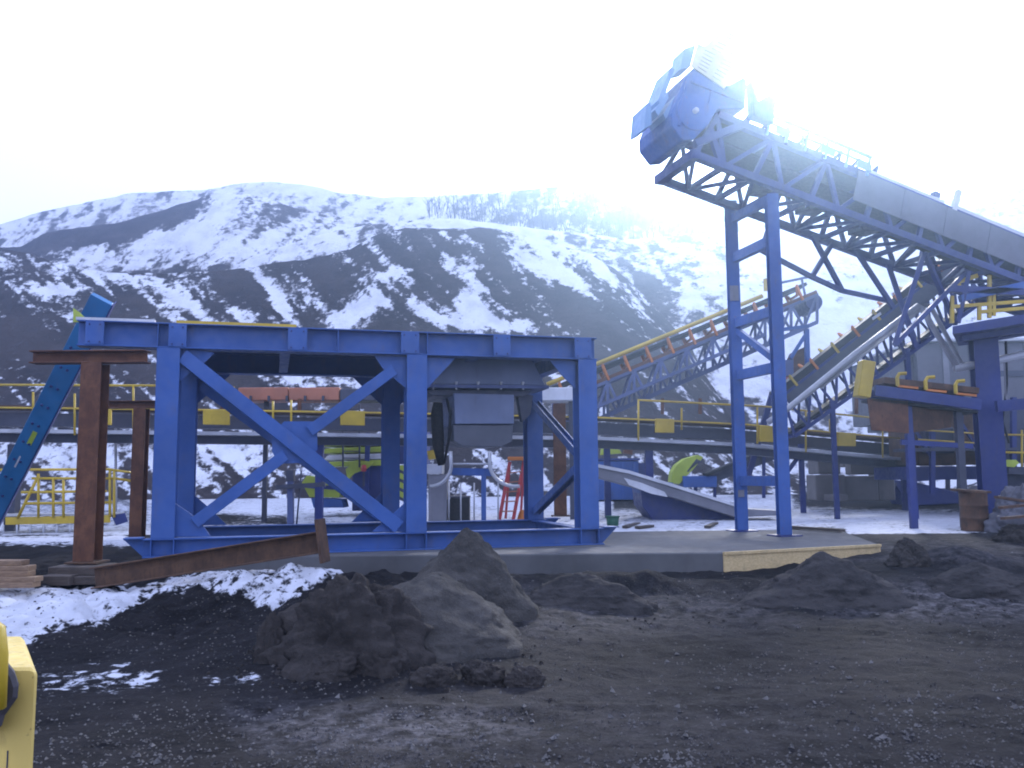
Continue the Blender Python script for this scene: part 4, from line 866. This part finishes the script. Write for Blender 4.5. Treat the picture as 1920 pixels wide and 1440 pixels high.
for k in range(3): plate('guard_rib', tc_, DKSTEEL, [P(*p, Yt - .02) for p in ((1288 + k * 6, 884 - k * 7), (1291 + k * 6, 885 - k * 7), (1309 + k * 4, 862 + k * 2), (1306 + k * 4, 860 + k * 2))], (0, .015, 0))
fbox('motor_box', tc_, BLUE2, 1281, 892, 1344, 914, Yt - .1, .9, bev=.02)
bar('frame_beam', tc_, DKSTEEL, P(1325, 898, Yt + .2), P(1455, 848, Yt + .6), .3, .5); bar('belt', tc_, RUBBER, P(1322, 890, Yt - .1), P(1452, 838, Yt + .3), .5, .12)
bar('frame_leg', tc_, DKBLUE, P(1304, 912, Yt + .2), P(1304, 940, Yt + .2), .14)
for x in (1340, 1395, 1432): bar('frame_leg', tc_, DKBLUE, P(x, 940 - (x - 1340) * .05, Yt + .3), P(x, 888 - (x - 1340) * .38, Yt + .3), .12)
blk = ((1529, 890, 1584, 938, 28.6, .05, 'large concrete block at the bottom left of the block pile'), (1586, 892, 1646, 939, 28.8, -.04, 'large concrete block at the bottom right of the block pile'), (1532, 857, 1574, 889, 28.9, .1, 'concrete block stacked at the top left of the block pile'), (1600, 855, 1645, 890, 29.2, -.12, 'concrete block stacked at the top right of the block pile'),
       (1577, 850, 1600, 876, 30.4, .2, 'concrete block set back between the two upper blocks'), (1648, 866, 1676, 938, 29.6, .0, 'tall narrow concrete block at the right end of the block pile'), (1566, 927, 1586, 940, 27.8, .3, 'small broken concrete lump before the block pile'))
for x0, y0, x1, y1, Y, yw, l_ in blk:
    a = P(x0, y1, Y); c = P(x1, y0, Y); m = MB().box((a + c) / 2 + V(0, .4, 0), (c.x - a.x, .8, c.z - a.z), yw)
    single('concrete_block', m, BLOCK, l_, 'concrete block', 'concrete blocks piled beside the tower', bev=.03)
# ---- equipment at the right edge
Yc = 21.5
col = thing('support_column', 'thick shade darkened blue H column carrying the blue platform at the right edge', 'steel column', P(1862, 935, Yc))
cbse = P(1862, 935, Yc); ctop = P(1850, 628, Yc); ctop.x = cbse.x
ibeam('shaft', col, SHADEBLUE, V(cbse.x, cbse.y, gz(cbse.x, cbse.y)), ctop, .55, .5, up=V(.25, 1, 0)); build('base_plate', MB().box(V(cbse.x, cbse.y, gz(cbse.x, cbse.y) + .02), (.8, .8, .05)), DKBLUE, col)
build('cap_plate', MB().box(ctop + V(0, 0, .03), (.8, .7, .05)), DKBLUE, col)
pf = thing('service_platform', 'blue service platform with yellow railing on top of the thick blue column', 'platform', ctop)
def pfp(x, y, d=0): return P(x, y, Yc - .9 + d)
plate('deck', pf, SHADEBLUE, [pfp(1786, 612), pfp(1850, 600), pfp(1990, 578), pfp(1990, 594), pfp(1850, 618), pfp(1786, 626)], (1.15, 2.0, 0))
bar('deck_beam', pf, DKBLUE, pfp(1800, 632, .5), pfp(1990, 606, .5), .2, .22); bar('deck_beam', pf, DKBLUE, pfp(1812, 634, 1.4), pfp(1990, 610, 1.4), .2, .22)
for x, y0, y1 in ((1785, 555, 606), (1855, 516, 596), (1863, 552, 592), (1836, 568, 600), (1930, 500, 586)): bar('rail_post', pf, YELLOW, pfp(x, y0), pfp(x, y1), .075)
for (x0, y0, x1, y1), m_ in (((1782, 542, 1990, 552), SHADEBLUE), ((1800, 560, 1990, 520), BLUE2), ((1786, 575, 1990, 560), YELLOW), ((1838, 585, 1990, 572), YELLOW)): bar('rail', pf, m_, pfp(x0, y0), pfp(x1, y1), .08 if m_ is YELLOW else .16)
for (x0, y0, x1, y1) in ((1798, 528, 1832, 517), (1784, 537, 1800, 534)): bar('grab_rail', pf, YELLOW, pfp(x0, y0), pfp(x1, y1), .10)
bd = thing('plant_building', 'grey metal clad building behind the blue column at the right edge', 'building', P(1850, 800, 33))
fbox('wall', bd, CLAD, 1727, 640, 2120, 800, 33, 5); fbox('roof', bd, WHITE, 1722, 632, 2125, 639.6, 32.7, 5.6); fbox('annex_wall', bd, CLAD, 1676, 668, 1726, 790, 33.4, 4); fbox('annex_roof', bd, DKSTEEL, 1672, 662, 1726, 667.6, 33.2, 4.3)
for x in (1775, 1825, 1880, 1930): fbox('wall_seam', bd, GREY, x, 641, x + 2, 795, 32.96, .035)
fbox('dark_band', bd, DKSTEEL, 1872, 693, 2120, 706, 32.95, .045)
V5 = VPlane(8, 20.6, .0); c4 = thing('short_conveyor', 'short level conveyor with yellow idlers and blue side beam left of the thick column', 'conveyor', V5.pt(1760, 760))
for y, m_, w_, h_ in ((742, SHADEBLUE, .12, .26),):
    bar('side_beam', c4, m_, V5.pt(1640, 732), V5.pt(1838, 759), w_, h_); bar('side_beam', c4, m_, V5.pt(1640, 732, .9), V5.pt(1838, 759, .9), w_, h_)
bar('side_beam', c4, SHADEBLUE, V5.pt(1868, 762), V5.pt(1990, 752), .12, .26)
bar('belt', c4, DKRUST, V5.pt(1660, 712, .45), V5.pt(1838, 732, .45), .8, .14); bar('return_belt', c4, RUBBER, V5.pt(1640, 748, .45), V5.pt(1838, 772, .45), .7, .06)
for x, y in ((1682, 724), (1735, 731), (1791, 738)):
    m = MB().tube([V5.pt(x + 16, y - 24, -.03), V5.pt(x + 3, y - 23, -.03), V5.pt(x - 1, y - 16, -.03), V5.pt(x, y, -.03)], .045, 6)
    build('idler_bracket', m, YELLOW, c4); bar('idler_foot', c4, ORANGE, V5.pt(x, y, -.03), V5.pt(x + 38, y + 4, -.03), .05)
plate('skirt_sheet', c4, RUST, [V5.pt(*p, .1) for p in ((1630, 746), (1706, 752), (1708, 812), (1638, 806))], (0, .05, 0)); plate('skirt_sheet', c4, DKRUST, [V5.pt(*p, .3) for p in ((1708, 752), (1800, 764), (1795, 800), (1708, 812))], (0, .05, 0))
for x, m_ in ((1712, SHADEBLUE), (1808, DKSTEEL)): 
    t = V5.pt(x, 750 + (x - 1640) * .12, .3); bar('support_leg', c4, m_, t, V(t.x, t.y, gz(t.x, t.y)), .15)
bar('cross_beam', c4, DKBLUE, V5.pt(1700, 828, .3), V5.pt(1835, 836, .3), .12)
plate('end_guard', c4, YELLOW, [P(*p, 20.3) for p in ((1619, 674), (1643, 678), (1633, 746), (1609, 742))], (0, .35, 0), bev=.015)
b = stand(1735, 948); Yv = b.y
vh = thing('skip_hopper', 'blue pointed skip hopper low on the ground right of the concrete blocks', 'hopper', b)
plate('hopper_body', vh, SHADEBLUE, [P(*p, Yv) for p in ((1672, 899), (1718, 904), (1802, 925), (1800, 944), (1704, 949))], (0, 1.3, 0), bev=.02); bar('rim_beam', vh, SHADEBLUE, P(1716, 899, Yv - .05), P(1816, 892, Yv - .05), .14, .14)
plate('guard', vh, YELLOW, [P(*p, Yv - .1) for p in ((1725, 890), (1731, 880), (1762, 874), (1768, 886))], (0, .3, 0)); bar('leg', vh, DKSTEEL, P(1668, 935, Yv), P(1680, 905, Yv), .06); bar('leg', vh, DKSTEEL, P(1777, 895, Yv + .3), P(1777, 935, Yv + .3), .12)
hrr = thing('handrail_section', 'yellow handrail section right of the thick blue column', 'railing', P(1900, 880, 23.5))
for y in (815, 848): pipe('rail', hrr, YELLOW, [P(1880, y, 23.5), P(1990, y + 2, 23.5)], .03, 6)
for x in (1916, 1960): pipe('rail_post', hrr, YELLOW, [P(x, 806, 23.5), P(x, 880, 23.5)], .03, 6)
plate('guard', hrr, LIME, [P(*p, 23.4) for p in ((1882, 862), (1905, 862), (1911, 868), (1902, 876), (1880, 874))], (0, .2, 0)); bar('deck', hrr, DKSTEEL, P(1878, 882, 23.8), P(1990, 884, 23.8), .7, .2)
fbox('machine_guard', hrr, DKSTEEL, 1888, 884, 1985, 930, 23.9, 1.0)
b = stand(1770, 930)
cr = thing('crushing_unit', 'dark brown and blue crushing unit packed under the short conveyor at the right', 'crusher', V(b.x, 26, gz(b.x, 26)))
fbox('machine_body', cr, DKRUST, 1722, 768, 1838, 872, 26, 2.0, bev=.03); fbox('lower_frame', cr, DKBLUE, 1700, 874, 1850, 900, 25.8, 2.3); fbox('motor_housing', cr, DKSTEEL, 1740, 800, 1790, 850, 25.5, .45, bev=.05)
fbox('machine_body', cr, DKSTEEL, 1886, 766, 1990, 868, 26.2, 2.0, bev=.03); fbox('walkway_deck', cr, DKSTEEL, 1700, 838, 1990, 846, 25.2, .9)
for x in (1706, 1748, 1800, 1845, 1900): bar('frame_post', cr, DKBLUE, P(x, 745, 25.3), P(x, 925, 25.3), .13)
for x0, x1 in ((1706, 1748), (1800, 1845)): bar('frame_brace', cr, DKBLUE, P(x0, 790, 25.35), P(x1, 860, 25.35), .08)
pipe('hose', cr, RUBBER, [P(1886, 640, 22), P(1888, 720, 22.3), P(1880, 790, 22.8), P(1892, 830, 23)], .03)
for y in (806, 824): pipe('handrail', cr, YELLOW, [P(1722, y, 25.1), P(1850, y + 8, 25.1)], .025, 6)
b = GG(1842, 997)
dr = thing('rusty_drum', 'dented brown rusty oil drum standing right of the snow strip', 'oil drum', b)
build('drum_body', MB().lathe(b + V(0, .3, 0), [(.29, 0), (.30, .02), (.29, .04), (.29, .27), (.31, .29), (.29, .31), (.285, .55), (.305, .57), (.285, .59), (.29, .84), (.30, .86), (.30, .88), (.27, .88), (.27, .84)], 24), DKRUST, dr, smooth=True)
build('lid', MB().box(b + V(-.06, .28, .90), (.66, .5, .05), .2, (.05, .06)), DKRUST, dr)
lump('tarpaulin_heap', 1935, 1000, 912, 1872, 2010, 'crumpled grey tarpaulin over a heap right of the rusty drum', 'tarpaulin', TARP, seed=21, dy=.7, rough=.32, group=None)
lump('rock', 1905, 1018, 985, 1868, 1950, 'dark snow edged rock in front of the tarpaulin heap', 'rock', CLOD, seed=22, dy=.7, group=None)
lump('rock', 1760, 942, 930, 1750, 1772, 'small pale stone at the near edge of the blue skip hopper', 'rock', BLOCK, seed=23, dy=.7, group=None)
for i in range(3):
    x0, y0, x1, y1 = ((1868, 932, 1990, 950), (1876, 952, 1990, 940), (1880, 972, 1990, 962))[i]
    single('scrap_bar', MB().bar(P(x0, y0, 17.6 - .2 * i), P(x1, y1, 18.6 - .2 * i), .10, .05), DKRUST, ('uppermost rusty bar across the tarpaulin heap', 'middle rusty bar across the tarpaulin heap, its left end lowest', 'lowest rusty bar sticking out at the front of the tarpaulin heap')[i], 'scrap bar', 'rusty bars on the tarpaulin heap')
# ---- yellow machine beside the camera
Yq = 2.5
ym = thing('yellow_machine', 'corner of a yellow painted machine close by at the lower left edge', 'machine', P(-60, 1500, Yq))
c0 = P(-130, 1252, Yq); c1 = P(71, 1252, Yq); bt = P(66, 1640, Yq)
mfe = MB().prism([V(c0.x, Yq, bt.z), V(c1.x - .002, Yq, bt.z), V(c1.x, Yq, c1.z - .02), V(c1.x - .006, Yq, c1.z - .006), V(c1.x - .02, Yq, c1.z), V(c0.x, Yq, c1.z)], (-.31, .5, 0))
build('fender', mfe, FENDER, ym, bev=.008)
build('seam', MB().box(P(13, 1450, Yq) + V(0, -.0005, -.05), (.003, .004, .22)), DKSTEEL, ym)
build('post', MB().tube([P(-22, 1330, Yq - .12), P(-18, 1230, Yq - .12), P(-20, 1180, Yq - .12), P(-26, 1164, Yq - .12)], [.042, .042, .038, .02], 12), YELLOW, ym, smooth=True)
plate('rubber_flap', ym, GREYRUB, [P(*p, Yq - .07) for p in ((-40, 1236), (2, 1240), (13, 1246), (27, 1264), (35, 1288), (33, 1310), (21, 1327), (9, 1344), (1, 1372), (-40, 1384))], (-.03, .055, 0), bev=.014)
bolt(ym, P(4, 1290, Yq - .07), V(0, -1, 0), .008, .008, DKSTEEL)
# ------------------------------------------------------------------ haze
hm = bpy.data.materials.new('haze_air'); hm.use_nodes = True; t = hm.node_tree; t.nodes.clear()
ho = t.nodes.new('ShaderNodeOutputMaterial'); pv = t.nodes.new('ShaderNodeVolumePrincipled')
pv.inputs['Color'].default_value = (.46, .66, 1.0, 1); pv.inputs['Density'].default_value = .0046; pv.inputs['Anisotropy'].default_value = .89
if 'Density Attribute' in pv.inputs: pv.inputs['Density Attribute'].default_value = ''
t.links.new(pv.outputs[0], ho.inputs['Volume'])
try: hm.cycles.homogeneous_volume = True
except Exception: pass
hz_ = build('haze', MB().box((0, 62, 18), (330, 196, 42)), hm); hz_['kind'] = 'stuff'
